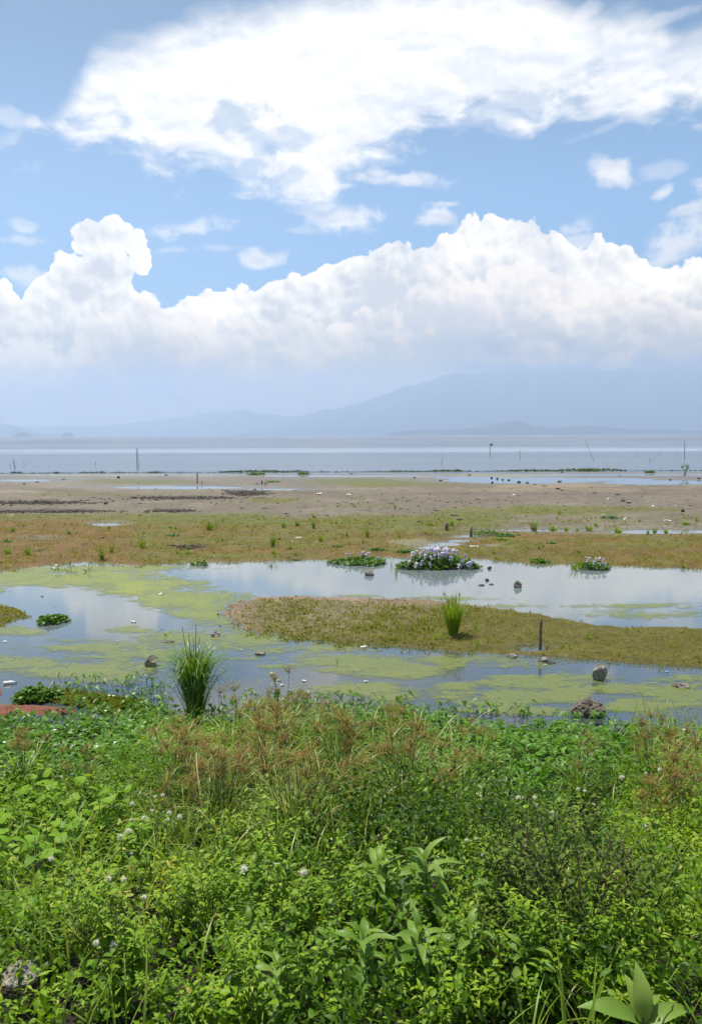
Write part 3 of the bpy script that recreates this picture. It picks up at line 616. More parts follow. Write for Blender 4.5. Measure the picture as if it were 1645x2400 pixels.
def canopy(X, Y):        # height of the tangle over the bank
    return 0.20+0.85*np.clip(fbm(X*1.1, Y*1.1, 4, 90)*1.6+0.28, 0, 1)*sstep(-Y, -10.5, -7)
def pxn(X, Y): return proj(X, Y, bankz(X, Y)+0.15)
def z_kang(px, py):
    j = fbm(px/90, py/60, 4, 95)
    L = sstep(-(px+(py-1700)*0.35), -470, -380)*sstep(-(py+j*120), -1870, -1800)
    R = sstep(px-(py-1700)*0.25+j*140, 860, 940)*sstep(-(py+j*90), -1910, -1830)*sstep(-(px+(py-1700)*1.0+j*150), -1640, -1520)
    M = sstep(-(py+j*60), -1760, -1720)*0.55
    return np.clip(np.maximum(np.maximum(L, R), M), 0, 1)
BANKLINE = POND[22:37]
bl = np.array(sorted(POND[24:36])); 
def bankline(px): return np.interp(px, bl[:, 0], bl[:, 1])
def sample(n, y0, y1, xm=0.60):
    Y = RNG.uniform(y0, y1, n*3); X = RNG.uniform(-1, 1, n*3)*(y1+2.2)*xm; k = np.abs(X) < (Y+2.2)*xm
    X, Y = X[k][:n], Y[k][:n]; return X, Y

# --- water spinach carpet
X, Y = sample(46000, 6.6, 12.3, .56); px, py = proj(X, Y, bankz(X, Y)); px2, py2 = pxn(X, Y)
edge_ = py-bankline(px)+fbm(px/50, py/30, 4, 99)*34
keep = (RNG.random(len(X)) < z_kang(px2, py2)) & (edge_ > RNG.uniform(8, 34, len(X))+12*(px > 950)+36*(px < 300))
X, Y, edge_ = X[keep], Y[keep], edge_[keep]
g = Geo(); n = len(X); hh = bankz(X, Y)+0.05+(0.10+0.16*np.clip(fbm(X*1.6, Y*1.6, 3, 101)+.5, 0, 1))*(RNG.random(n)**.45)+.06*np.clip(fbm(X*5, Y*5, 2, 104)+.5, 0, 1)
tn = np.clip(.42+fbm(X*.8, Y*.8, 3, 102)*.7+RNG.normal(0, .17, n), 0, 1)
g.inst(*LEAF_ARROW, rot(U(0, 6.28, n), rad(-8)+RNG.normal(0, .42, n), RNG.normal(0, .42, n)), U(.055, .098, n), np.stack([X, Y, hh], -1), tn)
tag(g.build('water_spinach', M_KANG, smooth=False), 'dense carpet of dark green arrow-shaped water spinach leaves along the bank', kind='stuff')

# --- water spinach shoots standing in the water and on the spit
g = Geo(); gs = Geo()
spots = []
for (x0, x1, y0, y1, n) in [(640, 960, 1640, 1700, 240), (120, 400, 1598, 1690, 230), (0, 300, 1670, 1710, 60), (1240, 1645, 1694, 1722, 60), (1330, 1460, 1690, 1705, 20), (960, 1250, 1668, 1692, 80), (500, 650, 1640, 1690, 60), (-150, 0, 1600, 1700, 60), (130, 215, 1335, 1352, 36), (380, 420, 1500, 1506, 3)]:
    q = U(0, 1, (n, 2)); spots.append(np.stack([x0+(x1-x0)*q[:, 0], y0+(y1-y0)*q[:, 1]+(0 if y0 < 1400 else 1)*(q[:, 0]-.5)*0], -1))
S = np.concatenate(spots); P = at(S[:, 0], S[:, 1], 0.0); P[:, 2] = np.where(P[:, 1] < 14, np.maximum(0, hgt(P[:, 0], P[:, 1])-.02), 0)
for p_ in P:
    h = U(.07, .20); ya = U(0, 6.28); lx, ly = math.cos(ya)*h*.35, math.sin(ya)*h*.35
    if p_[1] > 14: h = U(.10, .26)
    top_ = p_+np.array([lx, ly, h]); v, f = tube([p_, p_+np.array([lx*.3, ly*.3, h*.6]), top_], .0028, .0018, 3); gs.add(v, f, U(.1, .7))
    s_ = U(.07, .13); g.inst(*LEAF_ARROW, rot(ya-math.pi/2+U(-.6, .6), rad(U(-42, -8)), U(-.3, .3)), np.array([s_]), top_[None], np.array([U(.1, .7)]))
sh = g.build('water_spinach_shoots', M_KANG, smooth=False); tag(sh, 'thin water spinach shoots standing in the shallow water at the foot of the bank', kind='stuff')
gs.build('stems', M_STEM, sh)

# --- small-leaved tangle of the near bank
X, Y = sample(210000, 1.6, 9.8, .60); px, py = pxn(X, Y)
kz = z_kang(px, py); keep = (RNG.random(len(X)) < (1-kz)*np.clip(1.15-(Y-5)/9, .35, 1)) & (py < 2560)
X, Y = X[keep], Y[keep]; n = len(X)
ch = canopy(X, Y); hh = bankz(X, Y)+ch*(0.12+0.88*RNG.random(n)**.6)
patch = fbm(X*.9, Y*.9, 4, 110); tn = np.clip(.42+patch*1.3+RNG.normal(0, .15, n)-.16*(px[keep] > 1120)*(px[keep] < 1430), 0, 1)  # leaf tint lowered in one band: shade painted in around the dark bushes
g = Geo(); lx_, ly_ = proj(X, Y, hh); vis = ((lx_-35)/66)**2+((ly_-2316)/34)**2 > 1; X, Y, hh, tn, patch = X[vis], Y[vis], hh[vis], tn[vis], patch[vis]; n = len(X)
thin = (RNG.random(n) < np.clip(.62+fbm(X*2.3, Y*2.3, 3, 115)*3.2, .28, 1)) & ~((lx_[vis] > 1330) & (lx_[vis] < 1640) & (ly_[vis] > 2290) & (hh > bankz(X, Y)+.22)); X, Y, hh, tn, patch = X[thin], Y[thin], hh[thin], tn[thin], patch[thin]; n = len(X)
half = RNG.random(n) < .55+patch
for msk, tpl, s0, s1 in ((half, LEAF_SMALL, .018, .050), (~half, leaf_strip(3, lambda t: 0.20*math.sin(math.pi*min(1, t**.8+.02))+.004, .35, .25), .028, .068)):
    m_ = msk.sum(); g.inst(*tpl, rot(U(0, 6.28, m_), rad(-5)+RNG.normal(0, .5, m_), RNG.normal(0, .5, m_)), U(s0, s1, m_), np.stack([X, Y, hh], -1)[msk], tn[msk])
tag(g.build('undergrowth', M_WEED, smooth=False), 'tangled small-leaved green undergrowth covering the near bank', kind='stuff')
# --- loose grass through the tangle
X, Y = sample(38000, 2.2, 10.6, .6); px, py = pxn(X, Y)
w_ = np.exp(-((px-700)/330)**2-((py-1900)/170)**2)+.7*np.exp(-((px-1580)/140)**2-((py-1900)/170)**2)+.3*np.exp(-((px-350)/200)**2-((py-2000)/120)**2)+.5*(py > 1960)*np.clip(.5+fbm(px/150, py/90, 3, 120)*3, 0, 1)
keep = RNG.random(len(X)) < w_*.75; X, Y = X[keep], Y[keep]; n = len(X); g = Geo()
for k_, (tpl) in enumerate([blade_tpl(6, a, .011, l) for a, l in ((1.2, .1), (2.0, .25), (2.6, .2), (.7, .35))]):
    m_ = (np.arange(n) % 4) == k_; c_ = m_.sum()
    g.inst(*tpl, rot(U(0, 6.28, c_), U(-.15, .15, c_), U(-.2, .2, c_)), U(.22, .62, c_), np.stack([X, Y, bankz(X, Y)+.04], -1)[m_], np.clip(RNG.normal(.45, .2, c_), 0, 1))
tag(g.build('bank_grass', M_GRASS, smooth=False), 'thin arching grass blades growing through the bank undergrowth', kind='stuff')

# --- moss mat and marsh plants of the flats
g = Geo()
def tufts(X, Y, Z_, s0, s1, tint, tpl, k=4, spread=.02):
    n = len(X)
    for _ in range(k):
        g.inst(*tpl, rot(U(0, 6.28, n), rad(50)+RNG.normal(0, .4, n), RNG.normal(0, .4, n)), U(s0, s1, n), np.stack([X+RNG.normal(0, spread, n), Y+RNG.normal(0, spread, n), Z_], -1), np.clip(tint+RNG.normal(0, .16, n), 0, 1))
def pxsample(n, x0, x1, y0, y1): return U(x0, x1, n), U(y0, y1, n)
px, py = pxsample(30000, -150, 1800, 1392, 1568); P = at(px, py, .05); w, _, isd, _, _ = ground_parts(px, py, P[:, 0], P[:, 1])
west = sstep(-(px+(1500-py)*-3.2), -1150, -820)
k_ = (isd > U(-8, 3, len(px))) & (RNG.random(len(px)) < .04+.96*west*(.12+.88*sstep(px, 545, 665))*np.clip(.5+fbm(px/40, py/14, 3, 130)*1.6, .05, 1)) & ~((py < 1400+np.clip(px-700, 0, 900)*.052) & (RNG.random(len(px)) < .8))
tufts(P[k_, 0], P[k_, 1], hgt(P[k_, 0], P[k_, 1]), .03, .07, .42, LEAF_SMALL, 4, .035)
px, py = pxsample(60000, -150, 1800, 1400, 1562); P = at(px, py, .06); w, pud, isd, _, _ = ground_parts(px, py, P[:, 0], P[:, 1])
k_ = (isd > 0) & (pud < -.5)
tufts(P[k_, 0], P[k_, 1], hgt(P[k_, 0], P[k_, 1])+.002, .013, .028, .40, LEAF_SMALL, 2, .03)
px, py = pxsample(42000, -150, 1800, 1205, 1338); P = at(px, py, .06); w, pud, _, _, _ = ground_parts(px, py, P[:, 0], P[:, 1])
cl = fbm(px/26, py/6, 4, 133); k_ = (w < 0) & (pud < -1) & (RNG.random(len(px)) < np.clip(.35+cl*2.2, .03, 1)*sstep(py, 1200, 1225))
k_ &= ~((px > 1150) & (py < 1256))
tufts(P[k_, 0], P[k_, 1], hgt(P[k_, 0], P[k_, 1]), .035, .075, .42+cl[k_]*.5, LEAF_SMALL, 3, .08)
px, py = pxsample(7000, -150, 1800, 1150, 1262); P = at(px, py, .06); w, pud, _, _, _ = ground_parts(px, py, P[:, 0], P[:, 1])
cl = fbm(px/60, py/7, 4, 134); k_ = (w < 0) & (pud < -1) & (RNG.random(len(px)) < np.clip(cl*3.2-.25+sstep(py, 1175, 1235)*.25, 0, 1))
tufts(P[k_, 0], P[k_, 1], hgt(P[k_, 0], P[k_, 1]), .06, .13, .46, LEAF_SMALL, 4, .2)
for poly, nn in ((NOOK, 700), (SPIT, 1500)):
    px, py = pxsample(nn*3, min(p[0] for p in poly if p[0] > -300)-60, max(p[0] for p in poly), min(p[1] for p in poly)-4, max(p[1] for p in poly)); P = at(px, py, .05)
    k_ = psd(px, py, poly) > 0; tufts(P[k_, 0], P[k_, 1], hgt(P[k_, 0], P[k_, 1]), .03, .07, .5, LEAF_SMALL, 3, .03)
tag(g.build('marsh_plants', M_MARSH, smooth=False), 'olive moss tufts and low marsh plants on the wet flats', kind='stuff')
# --- strip of floating weed along the shore
g = Geo()
px = U(-200, 1850, 9000); base = 1110-(px/1645)*6.5; dens = np.clip(.35+fbm(px/45, px*0, 5, 140)*2.4+np.exp(-((px-620)/70)**2)+np.exp(-((px-700)/25)**2)+np.exp(-((px-1370)/60)**2)*1.2+.3*(px > 1150), 0.45, 1.5)
k_ = RNG.random(len(px)) < dens; px, base, dens = px[k_], base[k_], dens[k_]; P = at(px, base+RNG.normal(0, .35, len(px)), 0)
n = len(px); g.inst(*LEAF_SMALL, rot(U(0, 6.28, n), rad(45)+RNG.normal(0, .5, n), RNG.normal(0, .6, n)), U(.12, .22, n)*(.5+.55*np.minimum(dens, 1.3)), np.stack([P[:, 0], P[:, 1], U(0, .07, n)*dens*dens], -1), np.clip(.02+(dens-.5)*.5+RNG.normal(0, .1, n), 0, 1))
tag(g.build('shore_weed', M_DARK, smooth=False), 'thin dark line of floating weed along the lake shore', kind='stuff')

# ------------------------------------------------------------------ grass tufts (each one a thing)
def tuft_geo(seed, n, arch, w0, spread, tint, lean=.35):
    r = np.random.default_rng(seed); g = Geo()
    for k in range(4):
        m_ = n//4; ya = r.uniform(0, 6.28, m_); rr = spread*np.sqrt(r.random(m_))
        tpl = blade_tpl(6, arch*(.5+.35*k), w0, 0.02+lean*k/4)
        g.inst(*tpl, rot(ya, r.uniform(-.1, .1, m_), r.uniform(-.15, .15, m_)), r.uniform(.5, 1.0, m_), np.stack([-np.sin(ya)*rr, np.cos(ya)*rr, np.zeros(m_)], -1), np.clip(r.normal(tint, .18, m_), 0, 1))
    return g
TUFT = [tuft_geo(s, 56, 1.1, .022, .16, t) for s, t in ((1, .35), (2, .55), (3, .45))]
def single(geo, name, mat_, loc, rz, s, label, cat, group=None, cache={}):
    key = id(geo)
    if key in cache: o = cache[key].copy(); COL.objects.link(o)
    else: o = geo.build(name, mat_); cache[key] = o
    o.name = name; o.location = loc; o.rotation_euler = (0, 0, rz); o.scale = s if isinstance(s, tuple) else (s, s, s)
    return tag(o, label, cat, group)
def gp(px, py): P = at(np.float64(px), np.float64(py), 0.05); return (P[0], P[1], float(hgt(P[0], P[1]))-.01), np.linalg.norm(P-EYE)/FPX
for i, (px, py, hpx, wpx, lab) in enumerate([
    (490, 1245, 24, 30, 'dark green rounded tuft highest up the left half of the moss mat'), (335, 1287, 30, 26, 'bright green tuft standing on the orange mat between two lower ones'), (240, 1312, 34, 22, 'tall bright tuft closest to the left shore of the pond'),
    (262, 1298, 20, 14, 'small dull tuft touching the right side of the tall left tuft'), (67, 1303, 24, 20, 'bright green tuft on the orange mat near the left edge'), (163, 1254, 14, 16, 'low bright tuft on the orange mat above and right of the leftmost tuft'), (32, 1247, 12, 18, 'small tuft highest near the left edge of the orange mat'),
    (640, 1284, 38, 20, 'tallest tuft of the mat behind the pond with a dark base'), (642, 1300, 14, 18, 'low pale tuft right in front of the tallest tuft'), (735, 1241, 24, 16, 'narrow green tuft below the speckled mud on the centre of the mat'), (735, 1215, 12, 14, 'small grey-green tuft just behind the narrow central tuft'), (665, 1238, 18, 16, 'small dark tuft left of a pair of tufts on the mat'),
    (697, 1235, 14, 18, 'low wide dark tuft between two narrow tufts'), (752, 1271, 22, 22, 'loose yellow-green tuft halfway down the mat'), (813, 1259, 16, 12, 'small tuft left of the bright twin tuft'), (860, 1260, 22, 16, 'bright upright tuft left of the two wooden stakes'), (681, 1290, 14, 14, 'small yellowish tuft near the pond, right of the tallest tuft'),
    (1251, 1247, 34, 26, 'tall bright green tuft right of the wooden stakes beside the wet strip'), (1297, 1244, 18, 34, 'low spreading lime tuft just right of the tall bright one'), (1327, 1246, 14, 18, 'small dark tuft in the row along the wet strip'), (1352, 1243, 12, 14, 'smallest tuft in the row along the wet strip'), (1380, 1245, 16, 28, 'wide lime tuft in the row along the wet strip'),
    (1448, 1248, 16, 36, 'widest pale tuft in front of the white egret'), (1517, 1255, 14, 10, 'tiny dark tuft standing in the right puddle'), (1533, 1246, 14, 18, 'dull tuft on the far side of the right puddle'), (1560, 1252, 14, 18, 'lime tuft at the near edge of the right puddle'), (1310, 1208, 14, 10, 'small dark tuft alone on the right mud'),
    (1395, 1236, 10, 14, 'faint small tuft above the wet strip'), (1058, 1235, 20, 18, 'brownish tuft behind the left wooden stake'), (1010, 1235, 12, 12, 'tiny brownish tuft left of the left wooden stake'), (925, 1194, 12, 10, 'tiny tuft high on the middle mud'), (1605, 1232, 12, 30, 'low dark tuft near the right edge of the mud'),
    (1600, 1328, 14, 14, 'small tuft on the pond edge near the right border'), (445, 1300, 10, 26, 'faint low tuft in the middle of the left mat'), (20, 1300, 18, 24, 'dull brown-green tuft at the very left edge of the mat'), (660, 1490, 1, 1, None)]):
    if lab is None: continue
    loc, k = gp(px, py); single(TUFT[i % 3], 'grass_tuft', M_LIME, loc, U(0, 6.28), (wpx*k*1.35, wpx*k*1.35, hpx*k*1.15), lab, 'grass tuft', 'grass tufts on the flats')
for i in range(34):
    px, py = U(20, 1640), U(1215, 1318); loc, k = gp(px, py)
    w, pud, *_ = ground_parts(np.array([px]), np.array([py]), np.array([loc[0]]), np.array([loc[1]]))
    if w[0] > -3 or pud[0] > -2: continue
    s = U(7, 13)*k*1.2; single(TUFT[i % 3], 'grass_tuft', M_LIME, loc, U(0, 6.28), (s, s, s*U(.6, 1)), 'tiny inconspicuous grass tuft among the moss behind the pond', 'grass tuft', 'tiny tufts in the moss behind the pond')
ISLT = [tuft_geo(s, 30, .9, .012, .10, .6) for s in (11, 12)]
for i, (px, py, hpx, wpx, lab) in enumerate([(1020, 1505, 26, 34, 'low bright tuft on the island left of the papyrus-like bush'), (1038, 1512, 24, 12, 'upright small tuft at the front edge of the island'), (943, 1475, 24, 14, 'thin tuft in the middle of the island'), (888, 1470, 20, 12, 'thin yellowish tuft at the centre left of the island'), (1115, 1482, 26, 26, 'loose lime tuft right of the papyrus-like bush'),
                                             (1118, 1517, 16, 22, 'low pale tuft at the near edge of the island'), (1380, 1504, 18, 22, 'yellow-green tuft on the island right of the post'), (1333, 1528, 20, 12, 'small bright tuft at the right of the puddle round the post'), (1255, 1500, 20, 14, 'thin tuft behind the post'), (790, 1556, 22, 10, 'thin green shoots standing in the pond below the island'),
                                             (929, 1348, 26, 18, 'leaning green shoots in the pond left of the big hyacinth mound'), (917, 1330, 20, 8, 'thin upright shoots in the gap between the two hyacinth mounds')]):
    P = at(np.float64(px), np.float64(py), .0); k = np.linalg.norm(P-EYE)/FPX; z = float(hgt(P[0], P[1]))
    single(ISLT[i % 2], 'grass_tuft', M_LIME, (P[0], P[1], z), U(0, 6.28), (wpx*k*1.6, wpx*k*1.6, hpx*k*1.1), lab, 'grass tuft', 'small tufts on and round the island')
# tall reeds sticking out of the water left of the right-hand hyacinths
P = at(np.float64(1348), np.float64(1336), 0); k = np.linalg.norm(P-EYE)/FPX
single(tuft_geo(17, 48, .7, .012, .30, .55, .2), 'reeds', M_LIME, tuple(P), .4, (50*k, 50*k, 26*k), 'pale green reeds standing in the pond beside the small flowering hyacinth patch', 'reeds')
P = at(np.float64(640), np.float64(1330), 0); k = np.linalg.norm(P-EYE)/FPX
single(tuft_geo(18, 30, 1.3, .02, .25, .35, .5), 'drowned_tuft', M_LIME, (P[0], P[1], -.02), .4, (36*k, 36*k, 14*k), 'green tuft half drowned in the pond below the tallest grass tuft', 'grass tuft')

# --- papyrus-like bush on the island
def stems_mb(n, h, r, spread, seed, lean=.15, top=None):
    r_ = np.random.default_rng(seed); g = Geo(); tops = []
    for i in range(n):
        a = r_.uniform(0, 6.28); b = np.array([math.cos(a), math.sin(a), 0]); hh_ = h*r_.uniform(.75, 1); rr = spread*math.sqrt(r_.random()); l = lean*r_.uniform(.2, 1)*hh_
        pts = [b*rr, b*(rr+l*.3)+[0, 0, hh_*.5], b*(rr+l)+[0, 0, hh_]]; v, f = tube(pts, r, r*.6, 3); g.add(v, f, r_.uniform(.2, .8)); tops.append((pts[-1], a))
    return g, tops
P = at(np.float64(1062), np.float64(1488), .04); k = np.linalg.norm(P-EYE)/FPX
rt = tag(root('papyrus_bush', (P[0], P[1], .04)), 'bright lime green papyrus-like bush standing alone on the island', 'bush')
tuft_geo(21, 260, .75, .011, .12, .55, .30).build('foliage', M_LIME, rt).scale = (.85, .85, .92)
g, tops = stems_mb(9, .78, .006, .08, 22, .22); g.build('stems', M_STEM, rt)
g = Geo()
for (tp, a) in tops[:6]:
    n = 14; g.inst(*blade_tpl(4, 1.6, .03, .2), rot(U(0, 6.28, n), U(-.3, .3, n), U(-.3, .3, n)), U(.09, .16, n), np.repeat(tp[None], n, 0), U(.2, .6, n))
g.build('flower_heads', M_HEAD, rt)
# --- the big grass clump at the waterline
P = hit(np.float64(458), np.float64(1694)); rt = tag(root('grass_clump', (P[0], P[1], P[2]-.06)), 'tall dark green grass clump rising from the waterline, taller than anything round it', 'grass clump')
r_ = np.random.default_rng(5); g = Geo()
for k_, (ar, le, n, s0, s1) in enumerate([(.3, .0, 50, .55, .85), (1.6, .03, 80, .6, .95), (2.8, .06, 150, .65, 1.08), (3.5, .10, 190, .55, 1.18), (3.3, .30, 30, .7, 1.1)]):
    ya = r_.uniform(0, 6.28, n); rr = .11*np.sqrt(r_.random(n)); g.inst(*blade_tpl(12, ar, .0115, le, True), rot(ya, r_.uniform(-.1, .1, n), r_.uniform(-.12, .12, n)), r_.uniform(s0, s1, n)*1.36, np.stack([-np.sin(ya)*rr, np.cos(ya)*rr, np.zeros(n)], -1), np.clip(r_.normal(.48, .2, n), 0, 1))
g.build('blades', M_CLUMP, rt).scale = (.78, .78, 1)
g = Geo()
for (lx, ly, h) in ((-.16, .05, 1.38), (-.06, 0, 1.30), (.04, .02, 1.42), (.09, 0, 1.25), (-.02, .1, 1.22)):
    v, f = tube([(lx*.1, ly*.1, 0), (lx*.5, ly*.5, h*.6), (lx, ly, h)], .008, .005, 4); g.add(v, f, .6)
g.build('stalks', M_STEM, rt)

# ------------------------------------------------------------------ water hyacinth
LEAF_ROUND = leaf_strip(4, lambda t: 0.46*math.sin(math.pi*min(1, t**.85+.03))**.6+.004, .25, .3)
def flower_geo(seed):
    r_ = np.random.default_rng(seed); g = Geo(); n = 30
    v, f = tube([(0, 0, -.08), (0, 0, .09)], .006, .004, 4); g.add(v, f, .1)
    ya = r_.uniform(0, 6.28, n); z = r_.uniform(.0, .12, n)
    g.inst(*LEAF_ROUND, rot(ya, r_.uniform(-.3, .9, n), r_.uniform(-.4, .4, n)), r_.uniform(.035, .055, n), np.stack([-np.sin(ya)*.006, np.cos(ya)*.006, z], -1), np.clip(r_.normal(.6, .25, n), 0, 1)); return g
FLOW = [flower_geo(s) for s in (1, 2)]; FLOW_ME = []
def hyacinth(px, py, rpx, depth, h, nleaf, nflow, lab, seed, fpx=None, ls=(.07, .12), fs=1.0):
    r_ = np.random.default_rng(seed); P = at(np.float64(px), np.float64(py), 0.0); k = np.linalg.norm(P-EYE)/FPX; R_ = rpx*k
    rt = tag(root('water_hyacinth', (P[0], P[1]+depth*.9, 0)), lab, 'water hyacinth', 'rafts of water hyacinth')
    g = Geo(); a = r_.uniform(0, 6.28, nleaf); q = np.sqrt(r_.random(nleaf)); wob = 1+.14*np.sin(a*3+seed)+.08*np.sin(a*7+seed*2)
    x = np.cos(a)*q*R_*wob; y = np.sin(a)*q*depth*wob; top_ = h*np.clip(1-q**2.2, 0, 1)*(.85+.3*r_.random(nleaf))+.03
    z = top_*(.35+.65*r_.random(nleaf)**.5)
    g.inst(*LEAF_ROUND, rot(r_.uniform(0, 6.28, nleaf), r_.normal(.45, .45, nleaf), r_.normal(0, .4, nleaf)), r_.uniform(*ls, nleaf), np.stack([x, y, z], -1), np.clip(.38+.18*q+r_.normal(0, .2, nleaf), 0, 1))
    for j in range(0, nleaf, 3):
        v, f = tube([(x[j]*.97, y[j]*.97, 0), (x[j], y[j], z[j])], .006, .004, 3); g.add(v, f, .35)
    g.build('foliage', M_HYA, rt)
    for j in range(nflow):
        if fpx: fx, fq = fpx[j % len(fpx)][0]*R_, (fpx[j % len(fpx)][1]*1.5-.55)*depth
        else: aa = r_.uniform(0, 6.28); qq = math.sqrt(r_.random())*.85; fx, fq = math.cos(aa)*qq*R_, math.sin(aa)*qq*depth
        q2 = min(1, math.hypot(fx/R_, fq/depth)); fz = h*(1-q2**2.2)+.11
        if len(FLOW_ME) < 2: o = FLOW[len(FLOW_ME)].build('flower', M_FLOW); FLOW_ME.append(o.data)
        else: o = link(bpy.data.objects.new('flower', FLOW_ME[j % 2]))
        o.parent = rt; o.location = (fx, fq, fz); s = r_.uniform(.85, 1.3)*(1 if rpx > 80 else .72); o.scale = (s, s, s); o.rotation_euler = (r_.uniform(-.2, .2), r_.uniform(-.2, .2), r_.uniform(0, 6))
    return rt
hyacinth(1028, 1336, 96, .62, .34, 1500, 40, 'large mound of water hyacinth covered with lavender flowers at the far side of the pond', 3,
         [(-.22, .55), (-.10, .5), (-.02, .65), (.06, .6), (-.2, .3), (-.12, .35), (0, .4), (.05, .3), (.18, .5), (.25, .55), (.3, .45), (.3, .6), (.15, .2), (.2, 0), (.32, -.1), (-.3, 0), (-.18, -.1), (-.1, -.05), (.02, -.05), (.1, 0), (.52, .4), (.68, .2), (.85, 0), (.68, -.3), (.75, -.3), (.45, -.5), (-.4, -.2), (-.55, -.45), (-.6, .3), (-.5, .6), (-.3, .7), (.1, .7), (-.22, -.3), (.38, .3), (-.4, .1), (-.7, -.1), (.6, -.1), (-.05, .2), (.25, .25), (.42, .6)])
hyacinth(845, 1326, 66, .55, .13, 620, 9, 'low flat water hyacinth raft with a few lavender flowers left of the big mound', 5, [(-.1, .5), (.05, .55), (.0, .2), (.12, .6), (.25, .4), (.2, .1), (-.35, .5), (-.5, .4), (.3, .6)])
hyacinth(1398, 1337, 40, .42, .13, 420, 10, 'small water hyacinth patch with lavender flowers near the right of the far pond shore', 6, [(-.45, .1), (-.3, .5), (-.15, -.1), (-.2, .4), (.1, .2), (.3, .3), (.5, .2), (.6, .4), (.2, -.2), (.45, -.2)], (.06, .1))
hyacinth(110, 1465, 33, .34, .10, 430, 0, 'round flowerless water hyacinth patch floating alone in the left pond', 7, None, (.05, .085))
hyacinth(74, 1650, 54, .26, .14, 620, 0, 'bright green water hyacinth mound on the red mud at the left edge', 8, None, (.05, .08))
hyacinth(1268, 1322, 22, .25, .06, 90, 0, 'tiny flat green floating patch on the far shore right of the big mound', 9, None, (.07, .12))
hyacinth(468, 1326, 20, .2, .05, 70, 0, 'tiny pale green leafy patch on the far shore left of centre', 10, None, (.07, .12))
for (px, py, rpx, lab, sd_) in [(885, 1292, 24, 'dark leafy plant patch on the mat behind the pond, left of the hyacinth mound', 31), (950, 1296, 26, 'green leafy plant patch just behind the left end of the hyacinth mound', 32), (790, 1284, 14, 'small round leafy plant on the mat behind the pond', 33), (1140, 1252, 34, 'dense green leafy plant patch right of the right wooden stake', 34),
                               (1185, 1258, 26, 'second green leafy patch touching the dense one right of the stakes', 35), (1172, 1268, 26, 'pale low leafy plants in front of the two green patches', 36), (1292, 1276, 14, 'small leafy plant alone on the right brown mat', 37), (405, 1258, 18, 'small dark leafy plant on the upper left mat', 38), (15, 1272, 14, 'small dark leafy plant at the left edge of the mat', 39),
                               (640, 1131, 22, 'smooth green hummock on the mud near the lake shore', 40), (1430, 1216, 26, 'dark heap of uprooted weed with a white spot, left of the egret', 41), (600, 1112, 22, 'bright green weed raft on the lake shore', 42), (712, 1111, 14, 'small green weed raft right of the bright one on the lake shore', 43), (1378, 1103, 24, 'green weed raft on the far right shore of the lake', 44), (1522, 1107, 10, 'tiny weed raft near the right end of the shore', 45)]:
    P = at(np.float64(px), np.float64(py), .05); k = np.linalg.norm(P-EYE)/FPX; r_ = np.random.default_rng(sd_); n = 220; R_ = rpx*k
    a = r_.uniform(0, 6.28, n); q = np.sqrt(r_.random(n)); h = rpx*k*.28; g = Geo()
    g.inst(*LEAF_OVATE, rot(r_.uniform(0, 6.28, n), r_.normal(.3, .4, n), r_.normal(0, .4, n)), r_.uniform(.06, .14, n)*max(1, k*48), np.stack([np.cos(a)*q*R_, np.sin(a)*q*R_*.8, h*(.5 if py < 1150 else 1)*(1-q*q)*r_.uniform(.4, 1, n)], -1), np.clip(r_.normal(.4, .2, n)-(.3 if sd_ in (41,) else 0), 0, 1))
    o = g.build('leafy_plant', M_HYA if sd_ not in (36,) else M_LIME, smooth=False); o.location = tuple(P); tag(o, lab, 'plant', 'leafy patches on the flats')
# ------------------------------------------------------------------ plants of the near bank
def umbel(seed):
    """one brown sedge head: rays with spikelets"""
    r_ = np.random.default_rng(seed); g = Geo(); n = 16
    for i in range(n):
        a = r_.uniform(0, 6.28); e = r_.uniform(.25, 1.45); L = r_.uniform(.05, .11); d = np.array([math.cos(a)*math.cos(e), math.sin(a)*math.cos(e), math.sin(e)])
        v, f = tube([(0, 0, 0), d*L*.6, d*L], .0012, .0008, 3); g.add(v, f, .3)
        m_ = 11; ya = r_.uniform(0, 6.28, m_); c_ = d*L+r_.normal(0, .008, (m_, 3))
        g.inst(*LEAF_SMALL, rot(ya, r_.uniform(-.9, 1.3, m_), r_.uniform(-.5, .5, m_)), np.stack([np.full(m_, .009), r_.uniform(.014, .026, m_), np.full(m_, .01)], -1), c_, np.clip(r_.normal(.5, .25, m_), 0, 1))
    return g
UM = [umbel(s) for s in range(4)]
def place(proto, loc, rz, s, label, group=None):
    q = proj(np.float64(loc[0]), np.float64(loc[1]), np.float64(loc[2]))
    if (q[0] < 150 and 2320 < q[1] < 2460) or (1380 < q[0] < 1600 and q[1] > 2480): loc = (loc[0]+(.5 if q[0] < 500 else -.6), loc[1], loc[2])
    o = proto if not proto.get('used') else copy_tree(proto)
    if not proto.get('used'): proto['used'] = 1
    for q in [o]:
        if 'used' in q and q is not proto: del q['used']
    o.location = loc; o.rotation_euler = (U(-.06, .06), U(-.06, .06), rz); o.scale = (s, s, s); o['label'] = label
    if group: o['group'] = group
    return o
PROTOS = []
